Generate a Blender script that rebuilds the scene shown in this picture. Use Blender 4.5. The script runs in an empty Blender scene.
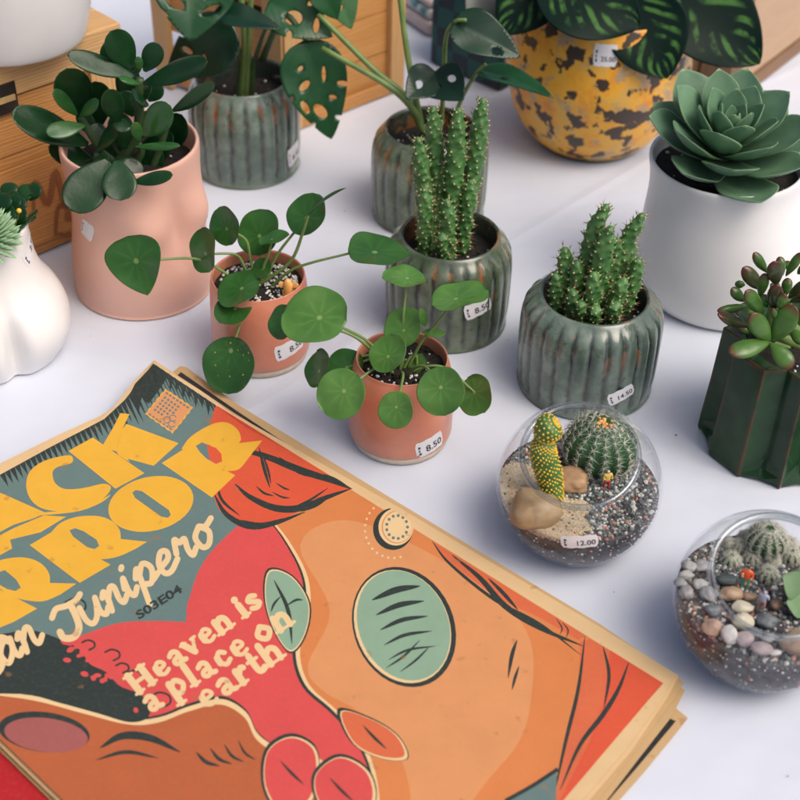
import bpy, bmesh, math, random
from mathutils import Vector, Matrix, noise
from mathutils.geometry import delaunay_2d_cdt
random.seed(7)
S = bpy.context.scene
COL = S.collection
R = math.radians
pi = math.pi

# ------------------------------------------------------------------ camera
FPX, PITCH, ROLL, CAMH = 1400.0, R(39), R(1.5), 0.5912
F_ = Vector((0, math.cos(PITCH), -math.sin(PITCH)))
_R0 = Vector((1, 0, 0)); _U0 = Vector((0, math.sin(PITCH), math.cos(PITCH)))
RT = _R0*math.cos(ROLL) + _U0*math.sin(ROLL)
UP = _U0*math.cos(ROLL) - _R0*math.sin(ROLL)
CP = Vector((0, 0, CAMH))
cam_d = bpy.data.cameras.new('camera')
cam = bpy.data.objects.new('camera', cam_d); COL.objects.link(cam)
cam.matrix_world = Matrix(((RT.x, UP.x, -F_.x, CP.x), (RT.y, UP.y, -F_.y, CP.y), (RT.z, UP.z, -F_.z, CP.z), (0, 0, 0, 1)))
cam_d.sensor_fit = 'HORIZONTAL'; cam_d.sensor_width = 24; cam_d.lens = FPX/800*24
cam_d.clip_start = 0.02; cam_d.clip_end = 50
cam_d.dof.use_dof = True; cam_d.dof.focus_distance = 0.86; cam_d.dof.aperture_fstop = 6.3
S.camera = cam

# ------------------------------------------------------------------ light
SUN_EL, SUN_AZ = R(56), R(122)          # azimuth clockwise from +Y (away from the camera)
w = bpy.data.worlds.new('World'); S.world = w; w.use_nodes = True
nt = w.node_tree; bg = nt.nodes['Background']
sky = nt.nodes.new('ShaderNodeTexSky'); sky.sky_type = 'NISHITA'; sky.sun_disc = False
sky.sun_elevation = SUN_EL; sky.sun_rotation = SUN_AZ; sky.dust_density = 6.0; sky.air_density = .55; sky.ozone_density = .3
nt.links.new(sky.outputs[0], bg.inputs[0]); bg.inputs[1].default_value = 0.13
sd = bpy.data.lights.new('sun', 'SUN'); sd.energy = .85; sd.angle = R(40); sd.color = (1, .95, .88)
so = bpy.data.objects.new('sun', sd); COL.objects.link(so)
sdir = Vector((math.sin(SUN_AZ)*math.cos(SUN_EL), math.cos(SUN_AZ)*math.cos(SUN_EL), math.sin(SUN_EL)))
so.rotation_euler = sdir.to_track_quat('Z', 'Y').to_euler(); so.location = sdir*3
S.view_settings.view_transform = 'Standard'; S.view_settings.look = 'None'
S.view_settings.exposure = 0.36; S.view_settings.gamma = 1
S.render.engine = 'CYCLES'
S.cycles.use_denoising = True
S.cycles.max_bounces = 10; S.cycles.transparent_max_bounces = 16

# ------------------------------------------------------------------ helpers
def ray(px, py): return F_ + RT*((px-400)/FPX) - UP*((py-400)/FPX)
def gp(px, py, z=0.0):
    d = ray(px, py); return CP + d*((z-CAMH)/d.z)
def at(px, py, Y):
    d = ray(px, py); return CP + d*(Y/d.y)
def sc_(p): return (p-CP).dot(F_)/FPX          # metres per photo pixel at p
def toward(p): return (CP-p).normalized()

def wloc(p):
    v = Vector((0, 0, 0))
    while p is not None:
        v += p.location; p = p.parent
    return v
def lerp(a, b, t): return a+(b-a)*t
def sst(a, b, x):
    t = max(0, min(1, (x-a)/(b-a))); return t*t*(3-2*t)

def obj(name, verts, faces, mats, parent=None, smooth=True, midx=None, uv=None, attr=None, loc=None):
    """one mesh object; verts in world space"""
    o_ = wloc(parent) if parent is not None else (loc or Vector((0, 0, 0)))
    me = bpy.data.meshes.new(name)
    me.from_pydata([tuple(Vector(v)-o_) for v in verts], [], faces)
    if not isinstance(mats, (list, tuple)): mats = [mats]
    for m in mats: me.materials.append(m)
    if midx is not None: me.polygons.foreach_set('material_index', midx)
    if smooth is True: me.polygons.foreach_set('use_smooth', [True]*len(me.polygons))
    elif smooth is not False: me.polygons.foreach_set('use_smooth', smooth)
    if uv is not None:
        l = me.uv_layers.new(name='uv'); lv = [0]*len(me.loops); me.loops.foreach_get('vertex_index', lv)
        flat = []
        for i in lv: flat += [uv[i][0], uv[i][1]]
        l.data.foreach_set('uv', flat)
    for k, vals in (attr or {}).items():
        a = me.attributes.new(k, 'FLOAT', 'POINT'); a.data.foreach_set('value', vals)
    me.validate(); me.update()
    o = bpy.data.objects.new(name, me); COL.objects.link(o)
    if parent is not None: o.parent = parent
    elif loc is not None: o.location = loc
    return o
def thing(name, loc, label, cat, group=None):
    o = bpy.data.objects.new(name, None); COL.objects.link(o); o.location = loc; o.empty_display_size = .02
    o['label'] = label; o['category'] = cat
    if group: o['group'] = group
    return o
def tag(o, label, cat, group=None):
    o['label'] = label; o['category'] = cat
    if group: o['group'] = group
    return o

class MB:
    def __init__(s): s.v = []; s.f = []; s.m = []; s.uv = []; s.s = []; s.a = []
    def add(s, v, f, m=0, uv=None, smooth=True, a=None):
        n = len(s.v); s.v += [Vector(x) for x in v]; s.f += [tuple(i+n for i in q) for q in f]
        s.m += [m]*len(f) if isinstance(m, int) else list(m)
        s.uv += uv if uv else [(0, 0)]*len(v); s.s += [smooth]*len(f); s.a += a if a else [0.0]*len(v)
    def build(s, name, mats, parent=None, loc=None, attr=None):
        return obj(name, s.v, s.f, mats, parent, s.s, s.m, s.uv, {attr: s.a} if attr else None, loc)

def rings(rows, cap0=True, cap1=True):
    n = len(rows[0]); v = [p for r in rows for p in r]; f = []
    for i in range(len(rows)-1):
        for j in range(n):
            k = (j+1) % n; f.append((i*n+j, i*n+k, (i+1)*n+k, (i+1)*n+j))
    if cap0: f.append(tuple(range(n))[::-1])
    if cap1: f.append(tuple((len(rows)-1)*n+j for j in range(n)))
    return v, f
def frame(d, hint=Vector((0, 0, 1))):
    d = d.normalized(); x = d.cross(hint)
    if x.length < 1e-4: x = d.cross(Vector((1, 0, 0)))
    x.normalize(); return x, x.cross(d).normalized()   # side, up
def spline(pts, n=8):
    pts = [Vector(p) for p in pts]
    if len(pts) == 2: return [pts[0].lerp(pts[1], i/n) for i in range(n+1)]
    out = []; P = [pts[0]*2-pts[1]] + pts + [pts[-1]*2-pts[-2]]
    for i in range(1, len(P)-2):
        a, b, c, d = P[i-1:i+3]
        for k in range(n):
            t = k/n
            out.append(.5*((2*b)+(c-a)*t+(2*a-5*b+4*c-d)*t*t+(3*b-a-3*c+d)*t**3))
    out.append(pts[-1]); return out
def tube_vf(pts, rad, sides=8):
    rows = []; n = len(pts)
    for i, p in enumerate(pts):
        d = pts[min(i+1, n-1)]-pts[max(i-1, 0)]
        x, u = frame(d, Vector((0.1, -.9, .35)))
        r = rad(i/(n-1)) if callable(rad) else rad
        rows.append([p+(x*math.cos(a)+u*math.sin(a))*r for a in [2*pi*j/sides for j in range(sides)]])
    return rings(rows)
def box_vf(o, ax, ay, az):
    o = Vector(o); v = [o+ax*i+ay*j+az*k for k in (0, 1) for j in (0, 1) for i in (0, 1)]
    f = [(0, 2, 3, 1), (4, 5, 7, 6), (0, 1, 5, 4), (2, 6, 7, 3), (0, 4, 6, 2), (1, 3, 7, 5)]
    if ax.cross(ay).dot(az) < 0: f = [q[::-1] for q in f]
    return v, f
def bevel(o, wd=.001, seg=2):
    m = o.modifiers.new('bevel', 'BEVEL'); m.width = wd; m.segments = seg; m.limit_method = 'ANGLE'; m.angle_limit = R(40); m.harden_normals = False
    return o

# ------------------------------------------------------------------ materials
def nodes(name):
    m = bpy.data.materials.new(name); m.use_nodes = True
    t = m.node_tree; return m, t, t.nodes['Principled BSDF']
def N(t, k, **kw):
    n = t.nodes.new(k)
    for a, b in kw.items():
        if a.startswith('i_'): n.inputs[int(a[2:]) if a[2:].isdigit() else a[2:]].default_value = b
        else: setattr(n, a, b)
    return n
def noise_n(t, scale, detail=4, coord='Object', rough=.55, vec=None):
    n = N(t, 'ShaderNodeTexNoise'); n.inputs['Scale'].default_value = scale; n.inputs['Detail'].default_value = detail; n.inputs['Roughness'].default_value = rough
    if vec is None:
        c = N(t, 'ShaderNodeTexCoord'); vec = c.outputs[coord]
    t.links.new(vec, n.inputs['Vector']); return n
def ramp(t, fac, stops):
    r = N(t, 'ShaderNodeValToRGB'); e = r.color_ramp.elements
    while len(e) < len(stops): e.new(.5)
    for i, (p, c) in enumerate(stops):
        e[i].position = p; e[i].color = (*c, 1) if len(c) == 3 else c
    t.links.new(fac, r.inputs[0]); return r.outputs[0]
def mixc(t, fac, a, b, mode='MIX'):
    n = N(t, 'ShaderNodeMix', data_type='RGBA', blend_type=mode)
    for i, x in ((0, fac), (6, a), (7, b)):
        if hasattr(x, 'is_linked') or hasattr(x, 'links'): t.links.new(x, n.inputs[i])
        else: n.inputs[i].default_value = x if i == 0 else (*x, 1)
    return n.outputs[2]
def math_(t, op, a, b=0.0, clamp=False):
    n = N(t, 'ShaderNodeMath', operation=op, use_clamp=clamp)
    for i, x in ((0, a), (1, b)):
        if hasattr(x, 'links'): t.links.new(x, n.inputs[i])
        else: n.inputs[i].default_value = x
    return n.outputs[0]
def bump(t, b, h, strength=.3, dist=.001):
    n = N(t, 'ShaderNodeBump'); n.inputs['Strength'].default_value = strength; n.inputs['Distance'].default_value = dist
    t.links.new(h, n.inputs['Height']); t.links.new(n.outputs[0], b.inputs['Normal']); return n
def M(name, c, c2=None, ns=60, rough=.5, r2=None, bs=None, bstr=.3, bd=.001, coat=0, spec=.5, detail=4, lo=.35, hi=.65):
    m, t, b = nodes(name)
    b.inputs['Roughness'].default_value = rough; b.inputs['Specular IOR Level'].default_value = spec
    b.inputs['Coat Weight'].default_value = coat; b.inputs['Coat Roughness'].default_value = .08
    n = noise_n(t, ns, detail)
    col = ramp(t, n.outputs[0], [(lo, c), (hi, c2 or tuple(x*.86 for x in c))])
    t.links.new(col, b.inputs['Base Color'])
    if bs:
        h = noise_n(t, bs, 3); bump(t, b, h.outputs[0], bstr, bd)
    return m
def leafmat(name, c, c2, rough=.4, spot=None, edge=None, red=None, veins=True, transl=.12, spec=.5, ns=55, yellow=False):
    """leaf surface; uv is (across -1..1, along 0..1)"""
    m, t, b = nodes(name)
    b.inputs['Roughness'].default_value = rough; b.inputs['Specular IOR Level'].default_value = spec*.8
    n = noise_n(t, ns, 4); col = ramp(t, n.outputs[0], [(.32, c), (.68, c2)])
    oi = N(t, 'ShaderNodeObjectInfo')
    col = mixc(t, math_(t, 'MULTIPLY', oi.outputs['Random'], .45), col, tuple(x*.62 for x in c))
    uvn = N(t, 'ShaderNodeUVMap', uv_map='uv'); sp = N(t, 'ShaderNodeSeparateXYZ'); t.links.new(uvn.outputs[0], sp.inputs[0])
    ax = math_(t, 'ABSOLUTE', sp.outputs[0]); v = sp.outputs[1]
    if veins:
        mid = math_(t, 'LESS_THAN', ax, .035)
        f = math_(t, 'SUBTRACT', math_(t, 'MULTIPLY', v, 9), math_(t, 'MULTIPLY', ax, 3.2))
        w_ = math_(t, 'POWER', math_(t, 'ABSOLUTE', math_(t, 'SINE', math_(t, 'MULTIPLY', f, pi))), .35)
        vein = math_(t, 'MAXIMUM', math_(t, 'SUBTRACT', 1.0, w_), math_(t, 'MULTIPLY', mid, .8))
        col = mixc(t, math_(t, 'MULTIPLY', vein, .06), col, tuple(min(1, x*1.7+.015) for x in c2))
        bump(t, b, math_(t, 'SUBTRACT', math_(t, 'MULTIPLY', n.outputs[0], .3), vein), .10, .0006)
    else:
        bump(t, b, n.outputs[0], .3, .0012)
    if spot:   # pale point where the stalk meets a shield shaped leaf
        cx, cy, rr, sc = spot
        d = math_(t, 'SQRT', math_(t, 'ADD', math_(t, 'POWER', math_(t, 'SUBTRACT', sp.outputs[0], cx), 2), math_(t, 'POWER', math_(t, 'MULTIPLY', math_(t, 'SUBTRACT', v, cy), 2), 2)))
        an_ = math_(t, 'ARCTAN2', math_(t, 'MULTIPLY', math_(t, 'SUBTRACT', v, cy), 2), math_(t, 'SUBTRACT', sp.outputs[0], cx))
        an_ = math_(t, 'ADD', an_, math_(t, 'MULTIPLY', math_(t, 'SUBTRACT', n.outputs[0], .5), .25))
        vr = math_(t, 'SUBTRACT', 1.0, math_(t, 'POWER', math_(t, 'ABSOLUTE', math_(t, 'SINE', math_(t, 'MULTIPLY', an_, 4.5))), .22))
        vr = math_(t, 'MULTIPLY', vr, ramp(t, d, [(.1, (0, 0, 0)), (.22, (1, 1, 1)), (.6, (.7, .7, .7)), (.98, (.0, .0, .0))]))
        col = mixc(t, math_(t, 'MULTIPLY', vr, .5), col, tuple(min(1, x*1.5+.02) for x in c2))
        col = mixc(t, ramp(t, d, [(rr*.35, (1, 1, 1)), (rr, (0, 0, 0))]), col, sc)
    if edge:
        e = math_(t, 'GREATER_THAN', ax, .94); e2 = math_(t, 'GREATER_THAN', v, .965)
        col = mixc(t, math_(t, 'MULTIPLY', math_(t, 'MAXIMUM', e, e2), .7), col, edge)
    if red:
        g = math_(t, "ADD", math_(t, "MULTIPLY", v, .86), math_(t, "MULTIPLY", ax, .07)); g = math_(t, 'ADD', g, math_(t, 'MULTIPLY', n.outputs[0], .2))
        col = mixc(t, ramp(t, g, [(.80, (0, 0, 0)), (.96, (.9, .9, .9))]), col, red)
    if yellow:
        y = noise_n(t, 420, 1); col = mixc(t, ramp(t, y.outputs[0], [(.72, (0, 0, 0)), (.745, (1, 1, 1))]), col, (.5, .36, .05))
    t.links.new(col, b.inputs['Base Color'])
    if transl:
        b.inputs['Subsurface Weight'].default_value = 0
        tr = N(t, 'ShaderNodeBsdfTranslucent'); t.links.new(col, tr.inputs[0]); mx = N(t, 'ShaderNodeMixShader', i_0=transl)
        t.links.new(b.outputs[0], mx.inputs[1]); t.links.new(tr.outputs[0], mx.inputs[2])
        t.links.new(mx.outputs[0], t.nodes['Material Output'].inputs[0])
    return m
def woodmat(name, c, c2, scale=(1, 1, 1), rough=.55):
    m, t, b = nodes(name); b.inputs['Roughness'].default_value = rough
    tc = N(t, 'ShaderNodeTexCoord'); uvm = N(t, 'ShaderNodeUVMap', uv_map='uv')
    mp = N(t, 'ShaderNodeMapping'); mp.inputs['Scale'].default_value = scale; t.links.new(uvm.outputs[0], mp.inputs[0])
    wv = N(t, 'ShaderNodeTexWave', wave_type='BANDS', bands_direction='Y'); wv.inputs['Scale'].default_value = 9
    wv.inputs['Distortion'].default_value = 7; wv.inputs['Detail'].default_value = 3; wv.inputs['Detail Scale'].default_value = 1.2
    t.links.new(mp.outputs[0], wv.inputs[0])
    n = noise_n(t, 5, 5, vec=mp.outputs[0])
    f = math_(t, 'ADD', math_(t, 'MULTIPLY', wv.outputs[1], .45), math_(t, 'MULTIPLY', n.outputs[0], .55))
    col = ramp(t, f, [(.25, c2), (.7, c)]); t.links.new(col, b.inputs['Base Color']); bump(t, b, f, .15, .001)
    return m

mt = {}
mt['soil'] = M('dark_soil', (.006, .0045, .0035), (.02, .015, .011), 400, .9, bs=700, bstr=.9, bd=.002)
mt['perlite'] = M('white_grit', (.55, .53, .5), (.7, .68, .64), 200, .8)
mt['tagw'] = M('label_paper', (.72, .72, .74), (.78, .78, .8), 90, .55)
mt['ink'] = M('label_ink', (.05, .05, .055), None, 90, .6)
mt['terra'] = M('terracotta_glaze', (.64, .25, .155), (.58, .21, .125), 40, .3, coat=.3, bs=30, bstr=.05)
mt['terrain'] = M('terracotta_raw', (.5, .2, .11), (.42, .16, .085), 140, .7, bs=500, bstr=.2)
mt['clayring'] = M('raw_clay_ring', (.6, .5, .4), (.5, .42, .33), 160, .85, bs=500, bstr=.25)
mt['whitecer'] = M('white_ceramic', (.78, .77, .75), (.74, .735, .72), 25, .38, coat=.1)
mt['pinkcer'] = M('pink_ceramic', (.70, .42, .33), (.65, .385, .30), 22, .5, bs=900, bstr=.05)
mt['stem'] = M('green_stalk', (.17, .26, .07), (.12, .2, .05), 90, .45)
mt['stemdark'] = M('dark_stalk', (.05, .1, .03), (.035, .07, .025), 90, .5)
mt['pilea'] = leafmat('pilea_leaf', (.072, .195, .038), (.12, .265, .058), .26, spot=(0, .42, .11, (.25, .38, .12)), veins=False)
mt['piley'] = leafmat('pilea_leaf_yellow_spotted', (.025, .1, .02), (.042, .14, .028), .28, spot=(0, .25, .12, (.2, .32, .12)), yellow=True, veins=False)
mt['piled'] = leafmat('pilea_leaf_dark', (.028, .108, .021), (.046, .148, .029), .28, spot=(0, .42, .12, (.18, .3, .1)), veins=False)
mt['jade'] = leafmat('jade_leaf', (.005, .030, .010), (.014, .058, .016), .2, veins=False, transl=0, edge=None, spec=.34)
mt['jadey'] = leafmat('young_jade_leaf', (.018, .085, .018), (.035, .125, .026), .22, veins=False, transl=0)
mt['deco_leaf'] = leafmat('red_tipped_leaf', (.045, .125, .022), (.085, .19, .035), .24, veins=False, transl=0, red=(.10, .018, .014))
mt['deco_dark'] = leafmat('dark_red_green_leaf', (.035, .04, .016), (.06, .075, .022), .22, veins=False, transl=0, red=(.09, .012, .012))
mt['eche'] = leafmat('rosette_leaf', (.095, .2, .115), (.16, .295, .17), .38, veins=False, transl=0, edge=(.2, .32, .16))
mt['monst'] = leafmat('monstera_leaf', (.008, .058, .018), (.018, .09, .026), .28, transl=.1)
mt['monsd'] = leafmat('dark_monstera_leaf', (.004, .026, .013), (.01, .045, .02), .28, transl=.06)
mt['monsl'] = leafmat('pale_monstera_leaf', (.09, .24, .1), (.13, .3, .12), .4, transl=.25)
mt['cact'] = M('cactus_skin', (.04, .13, .032), (.085, .215, .055), 160, .45, bs=300, bstr=.15)
mt['cactd'] = M('dark_cactus_skin', (.012, .06, .02), (.03, .1, .03), 160, .5)
mt['areole'] = M('pale_areole', (.5, .47, .25), (.42, .4, .2), 300, .8)
mt['spine'] = M('brown_spine', (.2, .1, .05), (.3, .17, .08), 300, .6)
mt['spinew'] = M('pale_spine', (.62, .54, .44), (.5, .4, .3), 300, .6)
mt['wool'] = M('white_wool', (.66, .66, .58), (.55, .56, .46), 300, .8)
mt['yel'] = M('yellow_areole', (.75, .42, .03), (.7, .5, .06), 300, .7)

# speckled green glaze with rust in the grooves
def glaze(name, light, mid, dark, rust):
    m, t, b = nodes(name)
    oi = N(t, 'ShaderNodeObjectInfo'); W_ = math_(t, 'MULTIPLY', oi.outputs['Random'], 37.0)
    def v4(nd):
        nd.noise_dimensions = '4D'; t.links.new(W_, nd.inputs['W']); return nd
    n = v4(noise_n(t, 45, 6, rough=.65)); col = ramp(t, n.outputs[0], [(.4, mid), (.62, light)])
    nb = v4(noise_n(t, 14, 4)); col = mixc(t, ramp(t, nb.outputs[0], [(.42, (.75, .75, .75)), (.6, (0, 0, 0))]), col, tuple(x*.62 for x in mid))
    n2 = v4(noise_n(t, 300, 3)); col = mixc(t, ramp(t, n2.outputs[0], [(.6, (0, 0, 0)), (.7, (.5, .5, .5))]), col, dark)
    a = N(t, 'ShaderNodeAttribute', attribute_name='groove').outputs['Fac']
    n3 = v4(noise_n(t, 60, 4)); n4 = v4(noise_n(t, 170, 2))
    g = math_(t, 'MULTIPLY', a, math_(t, 'ADD', .45, n4.outputs[0]), True)
    tz = N(t, 'ShaderNodeTexCoord'); sz = N(t, 'ShaderNodeSeparateXYZ'); t.links.new(tz.outputs['Object'], sz.inputs[0])
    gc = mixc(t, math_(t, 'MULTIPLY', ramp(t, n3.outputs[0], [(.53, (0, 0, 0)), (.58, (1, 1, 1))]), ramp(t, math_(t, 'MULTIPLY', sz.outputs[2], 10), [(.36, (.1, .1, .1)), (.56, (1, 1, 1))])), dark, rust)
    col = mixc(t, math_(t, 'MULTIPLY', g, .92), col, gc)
    t.links.new(col, b.inputs['Base Color'])
    b.inputs['Roughness'].default_value = .2; b.inputs['Coat Weight'].default_value = .5; b.inputs['Coat Roughness'].default_value = .06
    bump(t, b, noise_n(t, 120, 3).outputs[0], .22, .0012)
    return m
mt['glaze'] = glaze('grey_green_glaze', (.27, .345, .27), (.10, .155, .12), (.014, .02, .02), (.27, .065, .010))
mt['glazeo'] = glaze('olive_green_glaze', (.22, .275, .18), (.08, .115, .068), (.014, .02, .015), (.30, .10, .02))
mt['glazei'] = M('dark_glaze_inside', (.03, .045, .035), (.055, .065, .045), 60, .25, coat=.4)

# ------------------------------------------------------------------ the table
def build_cloth():
    xs = [-2.2+4.4*i/150 for i in range(151)]; ys = [-.6+4.2*j/150 for j in range(151)]
    v = []; f = []
    for y in ys:
        for x in xs:
            v.append((x, y, -.0006+.0005*noise.noise((x*5, y*5, 1.3))))
    for j in range(150):
        for i in range(150):
            a = j*151+i; f.append((a, a+1, a+152, a+151))
    m, t, b = nodes('white_cloth')
    tc = N(t, 'ShaderNodeTexCoord')
    n = noise_n(t, 3.2, 4); col = ramp(t, n.outputs[0], [(.3, (.575, .618, .705)), (.7, (.635, .672, .75))])
    t.links.new(col, b.inputs['Base Color']); b.inputs['Roughness'].default_value = .85
    mp = N(t, 'ShaderNodeMapping'); mp.inputs['Rotation'].default_value = (0, 0, .5); mp.inputs['Scale'].default_value = (1, 1.5, 1)
    t.links.new(tc.outputs['Object'], mp.inputs[0])
    n1 = noise_n(t, 7, 3, vec=mp.outputs[0]); wv = noise_n(t, 1400, 2)
    h = math_(t, 'ADD', math_(t, 'MULTIPLY', n1.outputs[0], 1.0), math_(t, 'MULTIPLY', wv.outputs[0], .012))
    so_ = N(t, 'ShaderNodeSeparateXYZ'); t.links.new(tc.outputs['Object'], so_.inputs[0]); nw = noise_n(t, 2.5, 2)
    for (ca, sa, c_, k_) in [(.62, .78, .62, .5), (.62, .78, .985, .4), (-.75, .66, .55, .5), (-.75, .66, .86, .35), (.95, .3, .10, .3)]:   # faint fold lines
        d_ = math_(t, 'ADD', math_(t, 'ADD', math_(t, 'MULTIPLY', so_.outputs[0], ca), math_(t, 'MULTIPLY', so_.outputs[1], sa)), math_(t, 'MULTIPLY', nw.outputs[0], .05))
        l_ = math_(t, 'SUBTRACT', 1.0, math_(t, 'MULTIPLY', math_(t, 'ABSOLUTE', math_(t, 'SUBTRACT', d_, c_+.025)), 130), True)
        h = math_(t, 'ADD', h, math_(t, 'MULTIPLY', l_, .2*k_))
    bump(t, b, h, .5, .012)
    o = obj('tablecloth', v, f, m); o['kind'] = 'structure'
build_cloth()

# ------------------------------------------------------------------ price labels
_tc = {}
def text_vf(s, size=1.0, fat=0.0):
    k = (s, fat)
    if k not in _tc:
        c = bpy.data.curves.new('t', 'FONT'); c.body = s; c.size = 1; c.offset = fat; c.resolution_u = 3
        o = bpy.data.objects.new('t', c); COL.objects.link(o)
        dg = bpy.context.evaluated_depsgraph_get(); me = o.evaluated_get(dg).to_mesh()
        _tc[k] = ([tuple(v.co[:2]) for v in me.vertices], [tuple(p.vertices) for p in me.polygons])
        o.evaluated_get(dg).to_mesh_clear(); bpy.data.objects.remove(o); bpy.data.curves.remove(c)
    v, f = _tc[k]; return [(x*size, y*size) for x, y in v], f
def price_tag(parent, surf, w_, h_, txt='8.50', rot=0.0):
    """surf(u, v, off): point on the pot for metres u (right), v (up) from the label centre"""
    mb = MB(); n = 10; nv = 4
    c, s = math.cos(rot), math.sin(rot)
    def P(u, v, off): return surf(u*c-v*s, u*s+v*c, off)
    rows = []
    for j in range(nv+1):
        v = (j/nv-.5)*h_; inset = .0012 if j in (0, nv) else 0
        rows.append([P((i/n-.5)*(w_-2*inset*(i in (0, n)) ), v + (.0003*math.sin(i*1.9)*(j in (0, nv)) ), .00022) for i in range(n+1)])
    V = [p for r in rows for p in r]; Fq = [(j*(n+1)+i, j*(n+1)+i+1, (j+1)*(n+1)+i+1, (j+1)*(n+1)+i) for j in range(nv) for i in range(n)]
    mb.add(V, Fq, 0)
    tv, tf = text_vf(txt or '0', h_*.55, .012)
    tw = max(x for x, y in tv); kk = min(1, w_*.62/tw); tv = [(x*kk, y*kk) for x, y in tv]; tw *= kk
    if txt: mb.add([P(x-tw+w_*.43, y-h_*.26, .0004) for x, y in tv], tf, 1, smooth=False)
    for k in range(3):   # the small block of marks at the left
        x0 = -w_*.41; y0 = -h_*.3+k*h_*.2
        q = [(x0, y0), (x0+w_*(.07 if k != 1 else .045), y0), (x0+w_*(.07 if k != 1 else .045), y0+h_*.14), (x0, y0+h_*.14)]
        mb.add([P(x, y, .0004) for x, y in q], [(0, 1, 2, 3)], 1, smooth=False)
    return mb.build('price_tag', [mt['tagw'], mt['ink']], parent)
def lathe_surf(C, prof_r, th0, z0):
    def f(u, v, off):
        r = prof_r(z0+v)+off; th = th0+u/r
        return Vector((C.x+r*math.cos(th), C.y+r*math.sin(th), z0+v))
    return f

# ------------------------------------------------------------------ pots
def smooth_prof(pts, n=6):
    return [(p.x, p.y) for p in spline([Vector((a, b, 0)) for a, b in pts], n)]
def rad_at(prof):
    def f(z):
        best = None
        for (r0, z0), (r1, z1) in zip(prof, prof[1:]):
            if z0 <= z <= z1 or z1 <= z <= z0:
                t = 0 if z1 == z0 else (z-z0)/(z1-z0); return r0+(r1-r0)*t
        return prof[-1][0]
    return f
def lathe(C, prof, seg=72, fn=None):
    rows = []
    for r, z in prof:
        row = []
        for j in range(seg):
            th = 2*pi*j/seg
            rr, zz = (r, z) if fn is None else fn(th, r, z)
            row.append(Vector((C.x+rr*math.cos(th), C.y+rr*math.sin(th), zz)))
        rows.append(row)
    return rings(rows)
def soil_disc(parent, C, r, z, bits=0, mat='soil', amp=.002, name='soil', bitmat='perlite', seed=1):
    rnd = random.Random(seed); mb = MB(); rows = []
    for i in range(9):
        rr = r*(1-i/8.001)
        rows.append([Vector((C.x+rr*math.cos(a), C.y+rr*math.sin(a), z+amp*(noise.noise((rr*math.cos(a)*150, rr*math.sin(a)*150, seed))))) for a in [2*pi*j/40 for j in range(40)]])
    v, f = rings(rows, False, True); mb.add(v, f, 0)
    for k in range(bits):
        a = rnd.uniform(0, 6.3); q = r*.93*math.sqrt(rnd.random()); s = rnd.uniform(.0005, .0015)
        pebble_into(mb, Vector((C.x+q*math.cos(a), C.y+q*math.sin(a), z+s*.5)), s, rnd, 0 if rnd.random() < .7 else 1, 1)
    return mb.build(name, [mt[mat], mt[bitmat]], parent)
_ico = {}
def ico(sub):
    if sub not in _ico:
        bm = bmesh.new(); bmesh.ops.create_icosphere(bm, subdivisions=sub, radius=1)
        _ico[sub] = ([v.co.copy() for v in bm.verts], [tuple(v.index for v in f.verts) for f in bm.faces]); bm.free()
    return _ico[sub]
def pebble_into(mb, c, s, rnd, m=0, sub=1, flat=.75, lump=.18, smooth=True):
    v, f = ico(sub); sd_ = rnd.uniform(0, 99)
    E = Matrix.Rotation(rnd.uniform(0, 6.3), 3, 'Z') @ Matrix.Rotation(rnd.uniform(-.5, .5), 3, 'X')
    ax = Vector((rnd.uniform(.8, 1.2), rnd.uniform(.65, 1.0), flat*rnd.uniform(.8, 1.15)))
    out = []
    for p in v:
        q = Vector((p.x*ax.x, p.y*ax.y, p.z*ax.z))*(1+lump*noise.noise(p*1.3+Vector((sd_, 0, 0))))
        out.append(c+E @ (q*s))
    mb.add(out, f, m, smooth=smooth)

def ribbed_pot(C, Rb, H, Rr, parent, mat, nr=26, seed=1, base=.92, soil=.78):
    """barrel pot with upright grooves; Rb greatest radius, Rr mouth radius"""
    pr = smooth_prof([(Rb*.3, 0), (Rb*base, .0002), (Rb*.955, H*.05), (Rb*.99, H*.22), (Rb, H*.5), (Rb*.995, H*.72), (Rb*.955, H*.86), (lerp(Rb, Rr, .6), H*.955), (Rr*1.06, H), (Rr, H*.985), (Rr*.985, H*.9), (Rr*1.0, H*.6)], 5)
    rows = []; at_ = []
    seg = nr*10
    for i, (r, z) in enumerate(pr):
        row = []; k = i/len(pr)
        inside = i > 8*5
        amp = 0 if inside else sst(.02, .12, z/H)*(1-sst(.86, .99, z/H))
        if z < 1e-3 and r < Rb*base*.98: amp = 0
        for j in range(seg):
            th = 2*pi*j/seg
            ph = th*nr/(2*pi)+.10*noise.noise((z*160, math.floor(th*nr/(2*pi)+.5)*3.1, seed))
            d = abs((ph+.5) % 1-.5)         # 0 at the groove
            g = math.exp(-(d/.15)**2)
            wob = .5+.5*noise.noise((math.cos(th)*9, math.sin(th)*9, z*220+seed))
            rr = r*(1-.026*amp*g+.004*amp*math.cos(2*pi*ph)*-1+.006*noise.noise((math.cos(th)*2.5, math.sin(th)*2.5, z*30+seed))*(not inside))
            row.append(Vector((C.x+rr*math.cos(th), C.y+rr*math.sin(th), z)))
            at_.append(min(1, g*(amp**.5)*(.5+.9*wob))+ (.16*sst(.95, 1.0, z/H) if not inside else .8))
        rows.append(row)
    v, f = rings(rows)
    o = obj('pot', v, f, mat, parent, True, None, None, {'groove': at_})
    rp = rad_at(pr[:8*5])
    return rp, H*soil, Rr*.99

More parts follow.
